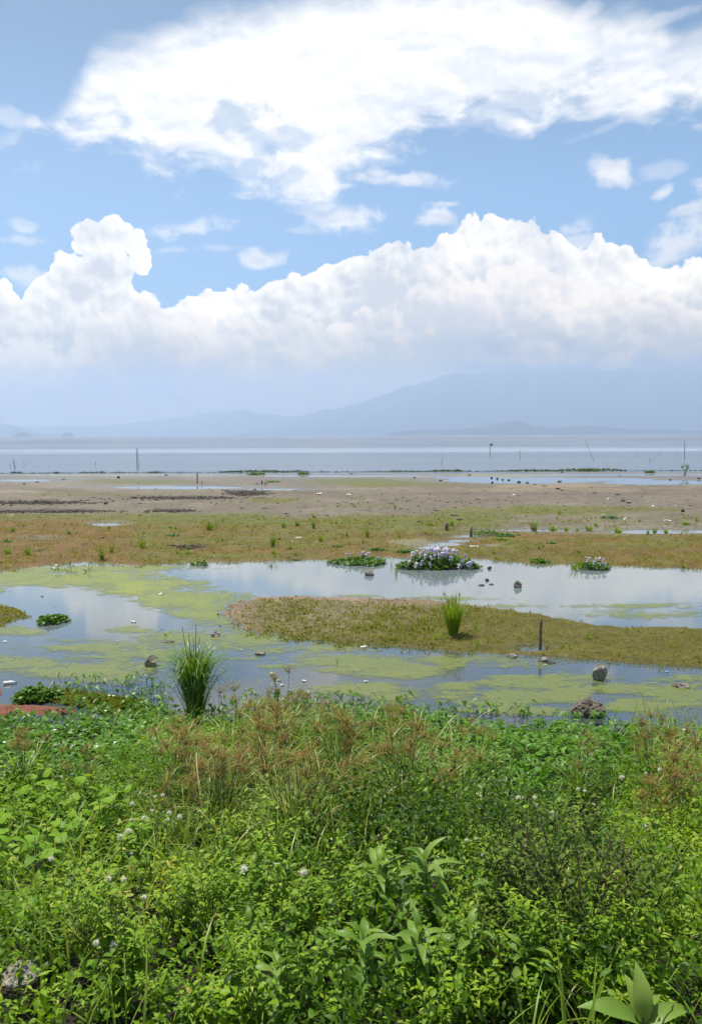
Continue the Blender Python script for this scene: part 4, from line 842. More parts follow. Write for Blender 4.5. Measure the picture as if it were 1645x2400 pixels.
def make_sedge(seed):
    r_ = np.random.default_rng(seed); rt = root('sedge', (0, 0, -50)); rt['category'] = 'sedge'; PROTOS.append(rt)
    g = Geo(); heads = []
    for i in range(7):
        a = r_.uniform(0, 6.28); b = np.array([math.cos(a), math.sin(a), 0]); h = r_.uniform(.62, .98); l = r_.uniform(.04, .22)
        pts = [b*.02, b*(.03+l*.3)+[0, 0, h*.5], b*(.03+l)+[0, 0, h]]; v, f = tube(pts, .0042, .0028, 3); g.add(v, f, r_.uniform(.3, .8)); heads.append(pts[-1])
    g.build('stems', M_STEM, rt); g = Geo()
    for p_ in heads:
        n = 6; ya = r_.uniform(0, 6.28, n)
        g.inst(*blade_tpl(6, 1.5, .012, .85), rot(ya, r_.uniform(-.2, .2, n), r_.uniform(-.2, .2, n)), r_.uniform(.16, .36, n), np.repeat(p_[None], n, 0), np.clip(r_.normal(.5, .2, n), 0, 1))
    n = 26; ya = r_.uniform(0, 6.28, n)
    for ar in (1.4, 2.3, 2.9):
        g.inst(*blade_tpl(8, ar, .0085, .18), rot(ya+ar, r_.uniform(-.15, .15, n), r_.uniform(-.15, .15, n)), r_.uniform(.55, 1.0, n), np.zeros((n, 3)), np.clip(r_.normal(.45, .22, n), 0, 1))
    g.build('blades', M_GRASS, rt)
    for i, p_ in enumerate(heads):
        if i < 4 and seed == 50: o = UM[i].build('flower_head', M_HEAD, rt); UMD.append(o.data)
        else: o = link(bpy.data.objects.new('flower_head', UMD[i % 4])); o.parent = rt
        o.location = tuple(p_); s = r_.uniform(.9, 1.35); o.scale = (s, s, s); o.rotation_euler = (0, 0, r_.uniform(0, 6))
    return rt
UMD = []; SEDGE = [make_sedge(s) for s in (50, 51, 52)]
def weed(name, cat, seed, nst, h, tpl, ls, nl, mleaf, mstem, lean=.3, pitch=-.25, opp=False, taper=.5, heads=0, branches=0, r0=.005):
    """stemmed plant: stem(s), leaves in a rising spiral or in opposite pairs, perhaps fluffy seed heads"""
    r_ = np.random.default_rng(seed); rt = root(name, (0, 0, -50)); rt['category'] = cat; PROTOS.append(rt)
    gs = Geo(); gl = Geo(); tips = []
    for s_ in range(nst):
        a = r_.uniform(0, 6.28); b = np.array([math.cos(a), math.sin(a), 0]); hh_ = h*r_.uniform(.7, 1.05); l = lean*hh_*r_.uniform(.2, 1)*(0 if nst == 1 else 1)+.04
        pts = np.array([b*.015, b*(l*.3)+[0, 0, hh_*.4], b*(l*.7)+[0, 0, hh_*.75], b*l+[0, 0, hh_]]); v, f = tube(pts, r0, r0*.4, 4); gs.add(v, f, r_.uniform(.2, .8))
        axes = [(pts, hh_, 1.0)]
        for q in range(branches):
            t0 = r_.uniform(.35, .85); i0 = t0*3; i_ = int(i0); base = pts[i_]*(1-(i0-i_))+pts[min(3, i_+1)]*(i0-i_); ba = r_.uniform(0, 6.28); L = hh_*r_.uniform(.2, .45)
            d = np.array([math.cos(ba)*.6, math.sin(ba)*.6, .8]); bp = np.array([base, base+d*L*.35, base+d*L*.7+[0, 0, L*.05], base+d*L+[0, 0, L*.12]]); v, f = tube(bp, r0*.6, r0*.3, 3); gs.add(v, f, r_.uniform(.2, .8)); axes.append((bp, L, .7))
        for pts_, H_, sc in axes:
            m_ = max(4, int(nl*(1 if sc == 1 else .5))); ph = r_.uniform(0, 6.28)
            for i in range(m_):
                t = .12+.88*(i+1)/m_; i0 = t*3; i_ = min(2, int(i0)); p_ = pts_[i_]*(1-(i0-i_))+pts_[i_+1]*(i0-i_)
                L = r_.uniform(*ls)*(1-taper*abs(t-.55)/.55 if t > .55 else .75+.25*t/.55)*(.8 if sc < 1 else 1)
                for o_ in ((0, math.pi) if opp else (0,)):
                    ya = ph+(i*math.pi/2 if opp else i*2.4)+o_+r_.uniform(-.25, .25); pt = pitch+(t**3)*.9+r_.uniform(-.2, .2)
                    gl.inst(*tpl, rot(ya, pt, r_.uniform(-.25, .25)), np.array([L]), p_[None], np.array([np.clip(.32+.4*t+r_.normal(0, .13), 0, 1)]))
            tips.append(pts_[-1])
    gs.build('stem', mstem, rt); gl.build('foliage', mleaf, rt)
    for i in range(heads):
        tp = tips[i % len(tips)]+r_.uniform(-.02, .02, 3)*(i >= len(tips)); g = Geo(); n = 170; R_ = r_.uniform(.018, .032)
        u = r_.normal(0, 1, (n, 3)); u /= np.linalg.norm(u, axis=1)[:, None]; ya = np.arctan2(-u[:, 0], u[:, 1]); pt = np.arcsin(u[:, 2])
        g.inst(*LEAF_SMALL, rot(ya, pt, r_.uniform(0, 3, n)), np.stack([np.full(n, R_*.22), np.full(n, R_), np.full(n, R_*.3)], -1)*r_.uniform(.7, 1.1, (n, 1)), np.zeros((n, 3)), r_.random(n))
        o = g.build('seed_head', M_FLUFF, rt); o.location = tuple(tp)
    return rt
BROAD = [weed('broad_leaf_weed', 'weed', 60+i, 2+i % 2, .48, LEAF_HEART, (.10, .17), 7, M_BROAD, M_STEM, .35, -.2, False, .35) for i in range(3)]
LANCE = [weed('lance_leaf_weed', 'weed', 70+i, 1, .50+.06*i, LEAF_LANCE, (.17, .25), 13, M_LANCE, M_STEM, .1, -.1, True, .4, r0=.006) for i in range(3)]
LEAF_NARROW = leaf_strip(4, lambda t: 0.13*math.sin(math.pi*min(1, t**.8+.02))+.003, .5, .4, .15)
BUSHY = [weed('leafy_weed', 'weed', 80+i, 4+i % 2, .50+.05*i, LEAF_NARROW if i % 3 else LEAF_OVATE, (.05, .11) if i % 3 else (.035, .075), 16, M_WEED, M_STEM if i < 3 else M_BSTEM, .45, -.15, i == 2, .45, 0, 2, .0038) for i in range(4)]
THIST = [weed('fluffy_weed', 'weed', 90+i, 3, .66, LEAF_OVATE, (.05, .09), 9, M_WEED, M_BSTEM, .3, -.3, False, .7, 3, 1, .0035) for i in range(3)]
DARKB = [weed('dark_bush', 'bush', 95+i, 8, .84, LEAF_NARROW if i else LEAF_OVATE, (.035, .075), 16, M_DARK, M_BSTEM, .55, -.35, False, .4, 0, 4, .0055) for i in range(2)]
for o in PROTOS:
    pass
def bankpt(px, py): P = hit(np.float64(px), np.float64(py)); return (P[0], P[1], P[2]-.03)
# sedges: given by where their feet stand
for i in range(64):
    if i < 46:
        px, py = U(400, 980), U(1765, 2030); lab = 'brown-headed sedge in the dense stand in the middle of the bank'; grp = 'sedges in the middle of the bank'
        if py < 1860 and px > 860: px -= 250
        if px < 530 and py < 1890: py += 130
    elif i < 58: px, py = U(1470, 1700), U(1860, 2040); lab = 'brown-headed sedge in the stand at the right edge of the bank'; grp = 'sedges at the right edge of the bank'
    else:
        px, py, lab = [(60, 1900, 'sedge with one rusty head among broad leaves at the far left of the bank'), (200, 1930, 'rusty-headed sedge between the water spinach and the yellow-green leaves on the left'), (1015, 1960, 'sedge with a dense rusty head right of the main stand'), (1120, 1850, 'lone thin sedge rising out of the dark water spinach carpet'),
                       (1350, 1900, 'sedge with rusty fan heads left of the right-hand stand'), (1090, 2010, 'short sedge at the right foot of the main stand')][i-58]; grp = 'single sedges on the bank'
    place(SEDGE[i % 3], bankpt(px, py), U(0, 6.28), U(.62, .98) if i < 46 else U(.65, .9), lab, grp)
# broad-leaved weeds, mostly bright ones at the left
for i in range(54):
    if i < 30: px, py = U(-20, 330), U(1900, 2120); lab = 'bright yellow-green broad-leaved weed at the left of the bank below the water spinach'; grp = 'broad-leaved weeds at the left'
    else: px, py = U(20, 1600), U(2080, 2480); lab = 'broad-leaved weed among the small leaves of the near bank'; grp = 'broad-leaved weeds on the near bank'
    place(BROAD[i % 3], bankpt(px, py), U(0, 6.28), U(.7, 1.1) if i < 30 else U(.45, .8), lab, grp)
for i, (px, py, s, lab) in enumerate([(868, 2280, .95, 'lance-leaved weed with a pale upright top leaf, left of the twin plant near the middle'), (1020, 2300, 1.05, 'largest lance-leaved weed of the middle with long hanging leaves'), (1130, 2320, .95, 'lance-leaved weed just left of the dark bush'), (830, 2420, .85, 'lance-leaved weed low in the middle with dark lower leaves'),
                                     (960, 2440, .8, 'lance-leaved weed near the bottom edge right of centre'), (600, 2320, .7, 'slim lance-leaved weed left of the middle'), (590, 2200, .7, 'slim upright lance-leaved weed behind the slim one left of the middle'), (640, 2480, .7, 'lance-leaved weed at the bottom edge left of centre'), (1150, 1990, .75, 'pale lance-leaved weed at the edge of the dark water spinach'),
                                     (1290, 1990, .65, 'small lance-leaved weed under the white seed heads on the right'), (1100, 2420, .8, 'lance-leaved weed beside the bottom of the dark bush'), (1230, 2450, .8, 'lance-leaved weed at the foot of the dark bush'), (700, 2060, .7, 'lance-leaved weed deep in the grass of the middle'), (760, 2360, .6, 'small lance-leaved weed between the bigger ones of the middle')]):
    place(LANCE[i % 3], bankpt(px, py), U(0, 6.28), s*1.2, lab, 'lance-leaved weeds')
for i in range(90):
    px, py = U(0, 1660), U(1960, 2520)
    if i > 60: px, py = U(0, 1660), U(2150, 2540)
    place(BUSHY[i % 4], bankpt(px, py), U(0, 6.28), U(.6, 1.05), 'small-leaved bushy weed in the tangle of the near bank', 'bushy weeds on the near bank')
FL = [(1186, 1881), (1347, 1906), (1310, 1932), (1505, 1858), (1148, 2031), (1567, 2027), (355, 1942), (345, 1918), (296, 1962), (372, 2005), (280, 2255), (318, 2287), (653, 2187), (1240, 1990), (150, 2130)]
FLAB = ['single white seed head at the near edge of the water spinach', 'round white seed head above and right of a pair', 'pair of white seed heads right of the middle', 'white fluffy heads among the right-hand rusty sedges', 'white seed head left above the dark bush', 'white seed head in the sunlit patch at the right edge', 'white fluffy weed left of the sedge stand', 'white-topped weed just behind another left of the sedge stand',
        'faded fluffy weed among the broad leaves on the left', 'low fluffy weed right of the white ones on the left', 'fluffy weed in the shade at the lower left', 'brightest fluffy weed at the lower left', 'faint white head near the middle of the near bank', 'dry fluffy weed behind the dark bush', 'small fluffy weed at the left of the near bank']
for i, (px, py) in enumerate(FL):
    b = bankpt(px, py+150); place(THIST[i % 3], bankpt(px, py+130), U(0, 6.28), U(.75, .95), FLAB[i], 'white fluffy weeds')
for i, (px, py, s, lab) in enumerate([(1265, 2290, .95, 'dark-stemmed bush in the shadow right of the middle, leftmost of three'), (1370, 2330, 1.0, 'dark-stemmed bush in the shadow, middle one of three'), (1470, 2290, .9, 'dark-stemmed bush leaning right, rightmost of three'), (1225, 2180, .75, 'smaller dark bush behind the three dark ones'), (1160, 2380, .7, 'low dark bush left in front of the three dark ones'), (250, 2330, .6, 'low dark bush in the hollow at the lower left')]):
    place(DARKB[i % 2], bankpt(px, py), U(0, 6.28), s, lab, 'dark-stemmed bushes')
# big-leaved plant at the bottom right
P = np.array(hit(np.float64(1500), np.float64(2560))); rt = tag(root('large_leaved_plant', tuple(P-[0, 0, .02]), 0, .95), 'large pale green lance-leaved plant at the bottom right corner', 'weed')
g = Geo(); v, f = tube([(0, 0, 0), (0, .01, .15), (0, .0, .30)], .008, .006, 5); g.add(v, f, .6); g.build('stem', M_STEM, rt)
BL = leaf_strip(8, lambda t: 0.15*math.sin(math.pi*min(1, t**.8+.015))**.85+.003, .5, .32, .35, .12)
for (ya, pt, L, rl) in [(-.1, 1.15, .26, .1), (.35, 1.0, .21, -.2), (-1.35, .25, .26, .3), (1.45, .35, .30, -.2), (2.6, .0, .2, 0), (-2.4, .05, .2, .1), (.9, -.1, .17, .2), (-.8, .55, .18, -.2), (1.9, -.2, .22, .1), (-1.8, -.3, .2, 0)]:
    g = Geo(); g.inst(*BL, rot(ya, pt, rl), np.array([L]), np.array([[0, 0, .27-.1*(pt < .2)]]), np.array([.75+.2*(pt > .9)])); g.build('leaf', M_LANCE, rt)
# dry bent straws in the sedge stand
g = Geo(); n = 46; px = U(380, 1150, n); py = U(1780, 2050, n); P = hit(px, py)
g.inst(*blade_tpl(7, 1.7, .009, .3), rot(U(0, 6.28, n), U(-.3, .3, n), U(-.3, .3, n)), U(.6, .95, n), P, np.full(n, .97))
tag(g.build('dry_straw', M_GRASS, smooth=False), 'bleached dry straws bent over the sedge stand', kind='stuff')
# morning-glory flowers in the carpet, pale speck flowers in the tangle
g = Geo(); pts = [(390+255, 1752), (132, 1752), (272, 1786), (230, 1797), (258, 1660), (268, 1661), (14, 1786), (250, 1700), (315, 1655), (1600, 1752), (780, 2060), (930, 2008), (650, 2130), (575, 2155), (1020, 2110)]
FT = (np.array([(0, 0, 0)]+[(math.cos(a)*.5, math.sin(a)*.5, .35) for a in np.linspace(0, 6.28, 9)[:8]], float), np.array([(0, 1+i, 1+(i+1) % 8) for i in range(8)]))
for i, (px, py) in enumerate(pts):
    P = hit(np.float64(px), np.float64(py+26)); g = Geo(); g.inst(*FT, rot(0, -.5, 0), np.array([.045]), np.zeros((1, 3)), np.array([.9])); o = g.build('trumpet_flower', M_FLUFF); o.location = (P[0], P[1], P[2]+.30)
    tag(o, 'small white trumpet flower open above the dark green carpet' if i < 10 else 'small white flower deep in the near undergrowth', 'flower', 'white flowers over the carpet' if i < 10 else 'white flowers in the near undergrowth')

# ------------------------------------------------------------------ posts, stakes, poles
def post(name, px, py, hpx, r, lean=(0, 0), mt=None, z=0.0, lab='', cat='post', grp=None, sides=8, rings=8, top=None):
    P = at(np.float64(px), np.float64(py), z); P[2] = float(hgt(P[0], P[1])) if P[1] < 80 else 0; k = np.linalg.norm(P-EYE)/FPX; h = hpx*k; r_ = np.random.default_rng(int(px*7+py))
    pts = [(lean[0]*k*t+r_.normal(0, r*.05)*(rings > 3), lean[1]*t, -.15*(1-t)+h*t) for t in np.linspace(0, 1, rings)]; v, f = tube(pts, r, r*.8, sides); v += r_.normal(0, r*.07, v.shape)
    me = make(name, v, f, mt or M_WOOD, None, True); me.location = tuple(P); return tag(me, lab, cat, grp), P, h, k
post('wooden_post', 1264, 1522, 72, .030, (2, 0), M_WOOD, 0, 'upright weathered wooden post standing in a puddle on the island', 'post')
post('wooden_stake', 1046, 1246, 19, .085, (0, 0), M_WOOD, .03, 'short thick grey stake, left one of the two on the mat', 'stake', 'stakes on the mat', rings=4)
post('wooden_stake', 1103, 1258, 23, .065, (0, 0), M_WOOD, .0, 'short grey stake, right one of the two on the mat, slightly taller', 'stake', 'stakes on the mat', rings=4)
post('wooden_post', 463, 1134, 25, .05, (0, 0), M_DWOOD, .03, 'thin dark post on the mud near the left shore', 'post', rings=4)
post('wooden_stake', 614, 1137, 10, .06, (0, 0), M_DWOOD, .03, 'short dark stump beside the green hummock', 'stake', rings=4)
post('wooden_stake', 474, 1136, 7, .03, (0, 0), M_DWOOD, .03, 'tiny stick right of the thin dark post', 'stake', rings=3)
for (px, py, h, ln, r, lab) in [(322, 1101, 50, 0, .040, 'left one of the pair of tall thin poles in the lake'), (325.8, 1099, 46, -1, .03, 'right thinner one of the pair of tall poles in the lake'), (37, 1099, 20, -4, .045, 'short dark pole leaning left in the lake near the left edge'), (58, 1092, 14, -1, .02, 'faint thin pole right of the leaning one at the left'), (25, 1097, 8, 0, .02, 'tiny stick left of the leaning pole'),
                                (224, 1091, 10, 1, .03, 'short stick in the lake between the left pole and the tall pair'), (1034, 1088, 22, 4, .03, 'thin pole leaning right in the middle of the lake'), (1218, 1077, 23, 0, .035, 'plain upright pole right of the pole with a flag'), (1269, 1083, 7, 0, .025, 'tiny stick right of the plain upright pole'),
                                (1392, 1080, 47, -22, .024, 'long faint pole leaning far to the left'), (1487, 1068, 13, 2, .025, 'faint pole left of the two short dark sticks'), (1521, 1083, 8, 1, .035, 'left one of two short dark sticks in the right of the lake'), (1530, 1080, 5, 0, .035, 'right one of two short dark sticks in the right of the lake'), (1543, 1070, 13, 2, .02, 'very faint pole right of the two dark sticks'), (1580, 1068, 13, 6, .02, 'very faint leaning pole left of the tall right-hand pole'), (1603, 1077, 40, -1, .045, 'tallest dark pole in the right of the lake')]:
    post('lake_pole', px, py, h, r, (ln, 0), M_DWOOD, 0, lab, 'pole', 'poles standing in the lake', 5, 3)
f_, P, h, k = post('flag_pole', 1148, 1067, 27, .05, (0, 0), M_DWOOD, 0, 'pole in the lake with a small dark flag at its top', 'flag pole', None, 5, 3)
fl = grid(np.linspace(0, 6*k, 6), np.linspace(0, 1, 2)); fv = np.array([(x, math.sin(x*9/k*.1)*.05, (h-5*k*yy*(1-.5*x/(6*k)))-x*.35) for x, yy, _ in fl[0]])
fm_ = plain('dark_cloth', (.03, .03, .035), .8); o = make('flag', fv, fl[1], fm_, f_); md = o.modifiers.new('t', 'SOLIDIFY'); md.thickness = .01
# spindly shrub at the right shore
P = at(np.float64(1604), np.float64(1114), .03); rt = tag(root('shore_shrub', tuple(P)), 'thin spindly shrub on the right lake shore', 'shrub'); g, tops = stems_mb(5, 1.0, .03, .05, 3, .35); g.build('stems', M_BSTEM, rt)
g = Geo()
for tp, _ in tops:
    n = 14; g.inst(*LEAF_OVATE, rot(U(0, 6.28, n), U(-.6, .6, n), U(-.4, .4, n)), U(.1, .2, n), tp+RNG.normal(0, .12, (n, 3)), U(.2, .6, n))
g.build('foliage', M_HYA, rt)

# ------------------------------------------------------------------ stones, clods, driftwood
def stone_mat(name, c0, c1, scale=6):
    m, T, out = mat(name); p = T.n('ShaderNodeTexCoord').outputs['Object']; n_ = T.noise(p, scale, 7, .65); n2 = T.noise(p, scale*5, 5, .6)
    principled(T, out, T.mix(T.sm(T.add(n_, T.mul(T.sub(n2, .5), .5)), .32, .68), c0, c1), .85, bump(T, T.add(n_, T.mul(n2, .5)), .012, 1.0)); return m
M_ST = stone_mat('grey_brown_stone', (.085, .072, .055), (.27, .235, .19)); M_ST2 = stone_mat('pale_stone', (.15, .14, .115), (.36, .33, .28)); M_ST3 = stone_mat('dark_clod', (.022, .020, .018), (.06, .052, .045)); M_PK = stone_mat('pinkish_stone', (.07, .055, .045), (.24, .18, .145))
def rock(px, py, wpx, hpx, seed, lab, mt=None, name='stone', cat='stone', grp=None, z=0.0, sub=4, facet=.5, depth=.9, skew=0):
    P = at(np.float64(px), np.float64(py), z); k = np.linalg.norm(P-EYE)/FPX; w = wpx*k/2; h = hpx*k
    if z > 0: z = max(0, float(hgt(P[0], P[1]))-.01)
    bm = bmesh.new(); bmesh.ops.create_icosphere(bm, subdivisions=sub if wpx > 18 else 2, radius=1.0); r_ = np.random.default_rng(seed)
    pl = [(Vector(r_.normal(0, 1, 3)).normalized(), r_.uniform(.55, .85)) for _ in range(9)]
    for v in bm.verts:
        c_ = v.co.copy(); q = c_*1.0
        for nrm, d in pl:
            e = q.dot(nrm)-d
            if e > 0: q -= nrm*e*facet*1.6
        n_ = mnoise.fractal(c_*1.7+Vector((seed*3.1, 0, 0)), .9, 2.1, 5)*.20+mnoise.noise(c_*6+Vector((seed, 2, 0)))*.05
        q *= 1+n_; v.co = Vector((q.x*w+max(q.z, 0)*skew*w, q.y*w*depth, q.z*h*.72+h*.28))
    me = bpy.data.meshes.new(name); bm.to_mesh(me); bm.free(); me.materials.append(mt or M_ST)
    for p_ in me.polygons: p_.use_smooth = False
    o = link(bpy.data.objects.new(name, me)); o.location = (P[0], P[1]+w*depth*.6, z); return tag(o, lab, cat, grp)
rock(1380, 1680, 80, 33, 11, 'largest stone, craggy and reddish on top, in the pond in front of the bank', M_PK, depth=.75, facet=.25, sub=5)
rock(1405, 1596, 36, 34, 5, 'tall light stone with a shaded right side in the pond beside the island', M_ST2, skew=.25, sub=4, facet=.7)
rock(353, 1563, 32, 26, 14, 'dark wedge-shaped stone in the pond left of the tall grass clump', M_ST, skew=.5, facet=.7)
rock(1600, 1613, 42, 9, 15, 'flat dark stone barely above the water near the right edge', M_ST)
rock(1448+140, 1612, 16, 6, 16, 'small dark lump touching the flat dark stone', M_ST3)
rock(867, 1349, 26, 13, 17, 'pale-topped stone in the pond below the low hyacinth raft', M_ST2)
rock(1215, 1378, 20, 17, 18, 'round grey stone standing in the far pond', M_ST)
rock(1141, 1362, 11, 6, 19, 'tiny dark stone in the far pond left of the round grey one', M_ST3); rock(1147, 1334, 11, 6, 20, 'tiny dark stone right of the hyacinth mound', M_ST3)
rock(1128, 1373, 16, 3, 21, 'low left end of a sunken branch arc in the far pond', M_ST3); rock(1152, 1371, 12, 3, 22, 'low right end of a sunken branch arc in the far pond', M_ST3)
rock(505, 1492, 24, 11, 23, 'pale flat stone in the pond near the island tip', M_ST2); rock(610, 1535, 26, 9, 24, 'low grey-green stone in the pond right of the tall grass clump', M_ST)
rock(400, 1507, 18, 4, 25, 'small mud lump under a green sprout in the pond', M_ST); rock(1203, 1541, 28, 7, 26, 'flat brown stone at the near edge of the island', M_ST); rock(1277, 1552, 22, 11, 27, 'pale stone on the island shore in front of the post', M_ST2)
rock(1290, 1556, 24, 4, 28, 'dark driftwood lump behind the pale stone on the island shore', M_ST3); rock(595, 1218, 15, 8, 29, 'grey stone on the mud above the moss mat', M_ST)
for i, (px, py, w, h, lab) in enumerate([(278, 1122, 9, 6, 'black lump near the left lake shore'), (247, 1184, 10, 6, 'black lump on the left mud'), (603, 1136, 9, 3, 'dark clod left of the stump'), (622, 1136, 9, 3, 'dark clod right of the stump'), (598, 1148, 9, 4, 'dark clod below the stump'), (57, 1136, 9, 3, 'dark clod on the left mud near the shore'), (88, 1132, 9, 3, 'dark clod right of another on the left mud'), (148, 1124, 10, 2, 'flat dark clod at the left shore'),
                                        (1100, 1114, 8, 3, 'dark clod at the left end of the wet strip'), (1152, 1120, 6, 4, 'first of the row of dark clods in the wet strip'), (1165, 1122, 6, 4, 'second of the row of dark clods in the wet strip'), (1178, 1124, 6, 3, 'third of the row of dark clods in the wet strip'), (1192, 1125, 8, 3, 'fourth and widest of the row of dark clods in the wet strip'), (1216, 1130, 9, 5, 'pointed dark clod in the wet strip'),
                                        (1235, 1133, 9, 5, 'dark clod right of the pointed one'), (1153, 1134, 6, 5, 'dark upright clod at the near side of the wet strip'), (1253, 1138, 8, 3, 'low dark clod right of the wet strip row'), (1277, 1142, 7, 3, 'last low clod of the row'), (1311, 1128, 11, 4, 'pale clod in the wet strip'), (1307, 1148, 12, 4, 'left one of two dark driftwood bits on the mud'), (1316, 1152, 9, 3, 'right one of two dark driftwood bits on the mud'),
                                        (1394, 1158, 12, 3, 'dark flat driftwood bit on the right mud'), (1447, 1162, 13, 3, 'long dark flat driftwood bit on the right mud'), (1460, 1178, 13, 5, 'dark log end on the right mud'), (1473, 1182, 15, 6, 'pale grey log beside the dark log end'), (1600, 1202, 10, 7, 'dark ragged lump near the right edge'), (1638, 1123, 9, 4, 'dark clod at the right border of the wet strip'), (1574, 1103, 5, 3, 'dark dot on the right shore line'), (1317, 1107, 6, 3, 'dark dot on the shore line right of the middle'),
                                        (1571, 1124, 6, 2, 'dark dot in the pale algae at the right'), (1452, 1115, 6, 2, 'dark dot in the yellow algae at the right'), (823, 1111, 8, 3, 'dark dot on the middle shore'), (971, 1121, 7, 3, 'dark clod on the middle mud near the shore'), (1032, 1127, 7, 4, 'dark clod at the tip of the wet strip'), (389, 1114, 10, 3, 'dark lump in the shore weed at the left'), (532, 1153, 12, 4, 'black clod at the dark mud patch'), (560, 1158, 12, 5, 'second black clod at the dark mud patch'),
                                        (690, 1152, 13, 3, 'flat pale clod on the middle mud'), (830, 1190, 8, 3, 'dark tiny clod on the middle mud'), (766, 1211, 8, 3, 'dark stone on the mud above the moss mat'), (1065, 1212, 22, 4, 'low dark heap of weed on the mud left of the stakes'), (1075, 1222, 18, 5, 'low dark heap with a pale spot behind the left stake'), (365, 1147, 8, 2, 'dark clod in the pale mud'), (102, 1178, 16, 4, 'dark ridge clod in the left dark mud'), (493, 1148, 8, 2, 'flat clod in the pale mud')]):
    rock(px, py, w, h, 100+i, lab, M_ST2 if 'pale' in lab and 'pale mud' not in lab and 'pale algae' not in lab and 'pale spot' not in lab else M_ST3, 'mud_clod' if 'log' not in lab and 'drift' not in lab else 'driftwood', 'clod' if 'log' not in lab and 'drift' not in lab else 'driftwood', 'lumps on the far mud', z=.04)
# many crusty crumbs in the dark mud streaks
g = Geo(); ico = bmesh.new(); bmesh.ops.create_icosphere(ico, subdivisions=1, radius=1.0); tv = np.array([v.co[:] for v in ico.verts]); tf = np.array([[v.index for v in f.verts] for f in ico.faces]); ico.free()
for (cx, cy, rx, ry, n) in [(70, 1180, 170, 4, 600), (110, 1201, 140, 3, 600), (430, 1169, 150, 4, 500), (580, 1158, 50, 5, 500), (400, 1200, 55, 3, 260), (600, 1175, 900, 30, 220), (1200, 1190, 500, 40, 90), (440, 1286, 40, 4, 60), (700, 1240, 900, 60, 60)]:
    px = cx+RNG.normal(0, .5, n)*rx; py = cy+RNG.normal(0, .5, n)*ry; py = np.clip(py, 1122, 1310); P = at(px, py, .045); w, pud, *_ = ground_parts(px, py, P[:, 0], P[:, 1]); ok_ = (w < -1) & (pud < -1); P = P[ok_]; P[:, 2] = hgt(P[:, 0], P[:, 1]); n = len(P); s = U(.025, .085, n)
    g.inst(tv, tf, rot(U(0, 6, n), U(-.3, .3, n), U(-.3, .3, n)), np.stack([s*U(1, 3, n), s, s*U(.3, .6, n)], -1), P, U(0, 1, n))
tag(g.build('mud_crumbs', plain('dark_mud', (.055, .045, .036), .9, .4, 3), smooth=False), 'crumbs of dark dried mud in streaks across the flat', kind='stuff')
# flat stone slab showing at the lower left
P = hit(np.float64(40), np.float64(2375)); o = rock(20, 1900, 22, 8, 61, 'pale bare stone slab showing between the weeds at the lower left', M_ST2, sub=5, name='stone_slab', facet=.4); o.location = (P[0]+.02, P[1], P[2]+.13); o.scale = (1.5, 1.5, 1.2)

# ------------------------------------------------------------------ litter
M_WH = plain('white_plastic', (.72, .72, .70), .35, .12, 20, 0, .5); M_BAG = plain('thin_white_bag', (.50, .49, .45), .5, .15, 12); M_BLU = plain('blue_plastic', (.20, .42, .62), .4, .2, 12); M_CAP = plain('bottle_cap', (.10, .16, .22), .4, .1, 10); M_GRN = plain('green_plastic', (.30, .50, .36), .4, .1, 10)
def bottle(px, py, Lpx, rz, lab):
    P = at(np.float64(px), np.float64(py), .0); k = np.linalg.norm(P-EYE)/FPX; L = Lpx*k; r = L*.17; z0 = max(.0, float(hgt(P[0], P[1])))
    prof = [(0, .0), (0, .9), (.03, 1), (.3, .93), (.33, 1), (.62, 1), (.66, .93), (.74, .8), (.84, .42), (.90, .36)]
    V = []; F = []; s = 12
    for t, q in prof:
        for j in range(s): a = 2*math.pi*j/s; V.append((t*L-L/2, math.cos(a)*r*q, math.sin(a)*r*q+r*.55))
    for i in range(len(prof)-1):
        for j in range(s): F.append((i*s+j, (i+1)*s+j, (i+1)*s+(j+1) % s, i*s+(j+1) % s))
    rt = tag(root('plastic_bottle', (P[0], P[1], z0), rz), lab, 'bottle', 'plastic bottles in the pond'); make('body', V, F, M_WH, rt, True)
    v, f = tube([(L*.39, 0, r*.55), (L*.5, 0, r*.55)], r*.42, r*.42, 10); make('cap', v, f, M_CAP, rt)
bottle(25, 1603, 26, .35, 'white bottle floating at the left edge beside the red mud'); bottle(314, 1459, 14, -.5, 'small white bottle floating in the bright cloud reflection'); bottle(662, 1642, 18, -.3, 'white bottle floating in front of the spinach shoots')
def scrap(px, py, wpx, hpx, seed, lab, mt=None, name='plastic_scrap', z=None):
    P = at(np.float64(px), np.float64(py), 0.0); k = np.linalg.norm(P-EYE)/FPX; w = wpx*k*.85; h = hpx*k*.6; r_ = np.random.default_rng(seed); n = 9
    X, Y = np.meshgrid(np.linspace(-.5, .5, n), np.linspace(-.5, .5, n)); rr = 1-.5*vn(np.arctan2(Y, X)*2+9, X*0+seed, seed)
    Z_ = h*np.clip(vn(X*4+seed, Y*4, seed)*1.3-np.hypot(X, Y)*1.0, 0, 1)+.004; V = np.stack([X*w*rr, Y*w*.8*rr, Z_], -1).reshape(-1, 3); i = np.arange(n*n).reshape(n, n); F = np.stack([i[:-1, :-1], i[:-1, 1:], i[1:, 1:], i[1:, :-1]], -1).reshape(-1, 4)
    o = make(name, V, F, mt or M_BAG); z0 = float(hgt(P[0], P[1])) if z is None else z; o.location = (P[0], P[1], z0+.006); md = o.modifiers.new('t', 'SOLIDIFY'); md.thickness = .004; return tag(o, lab, 'litter', 'scraps of litter')
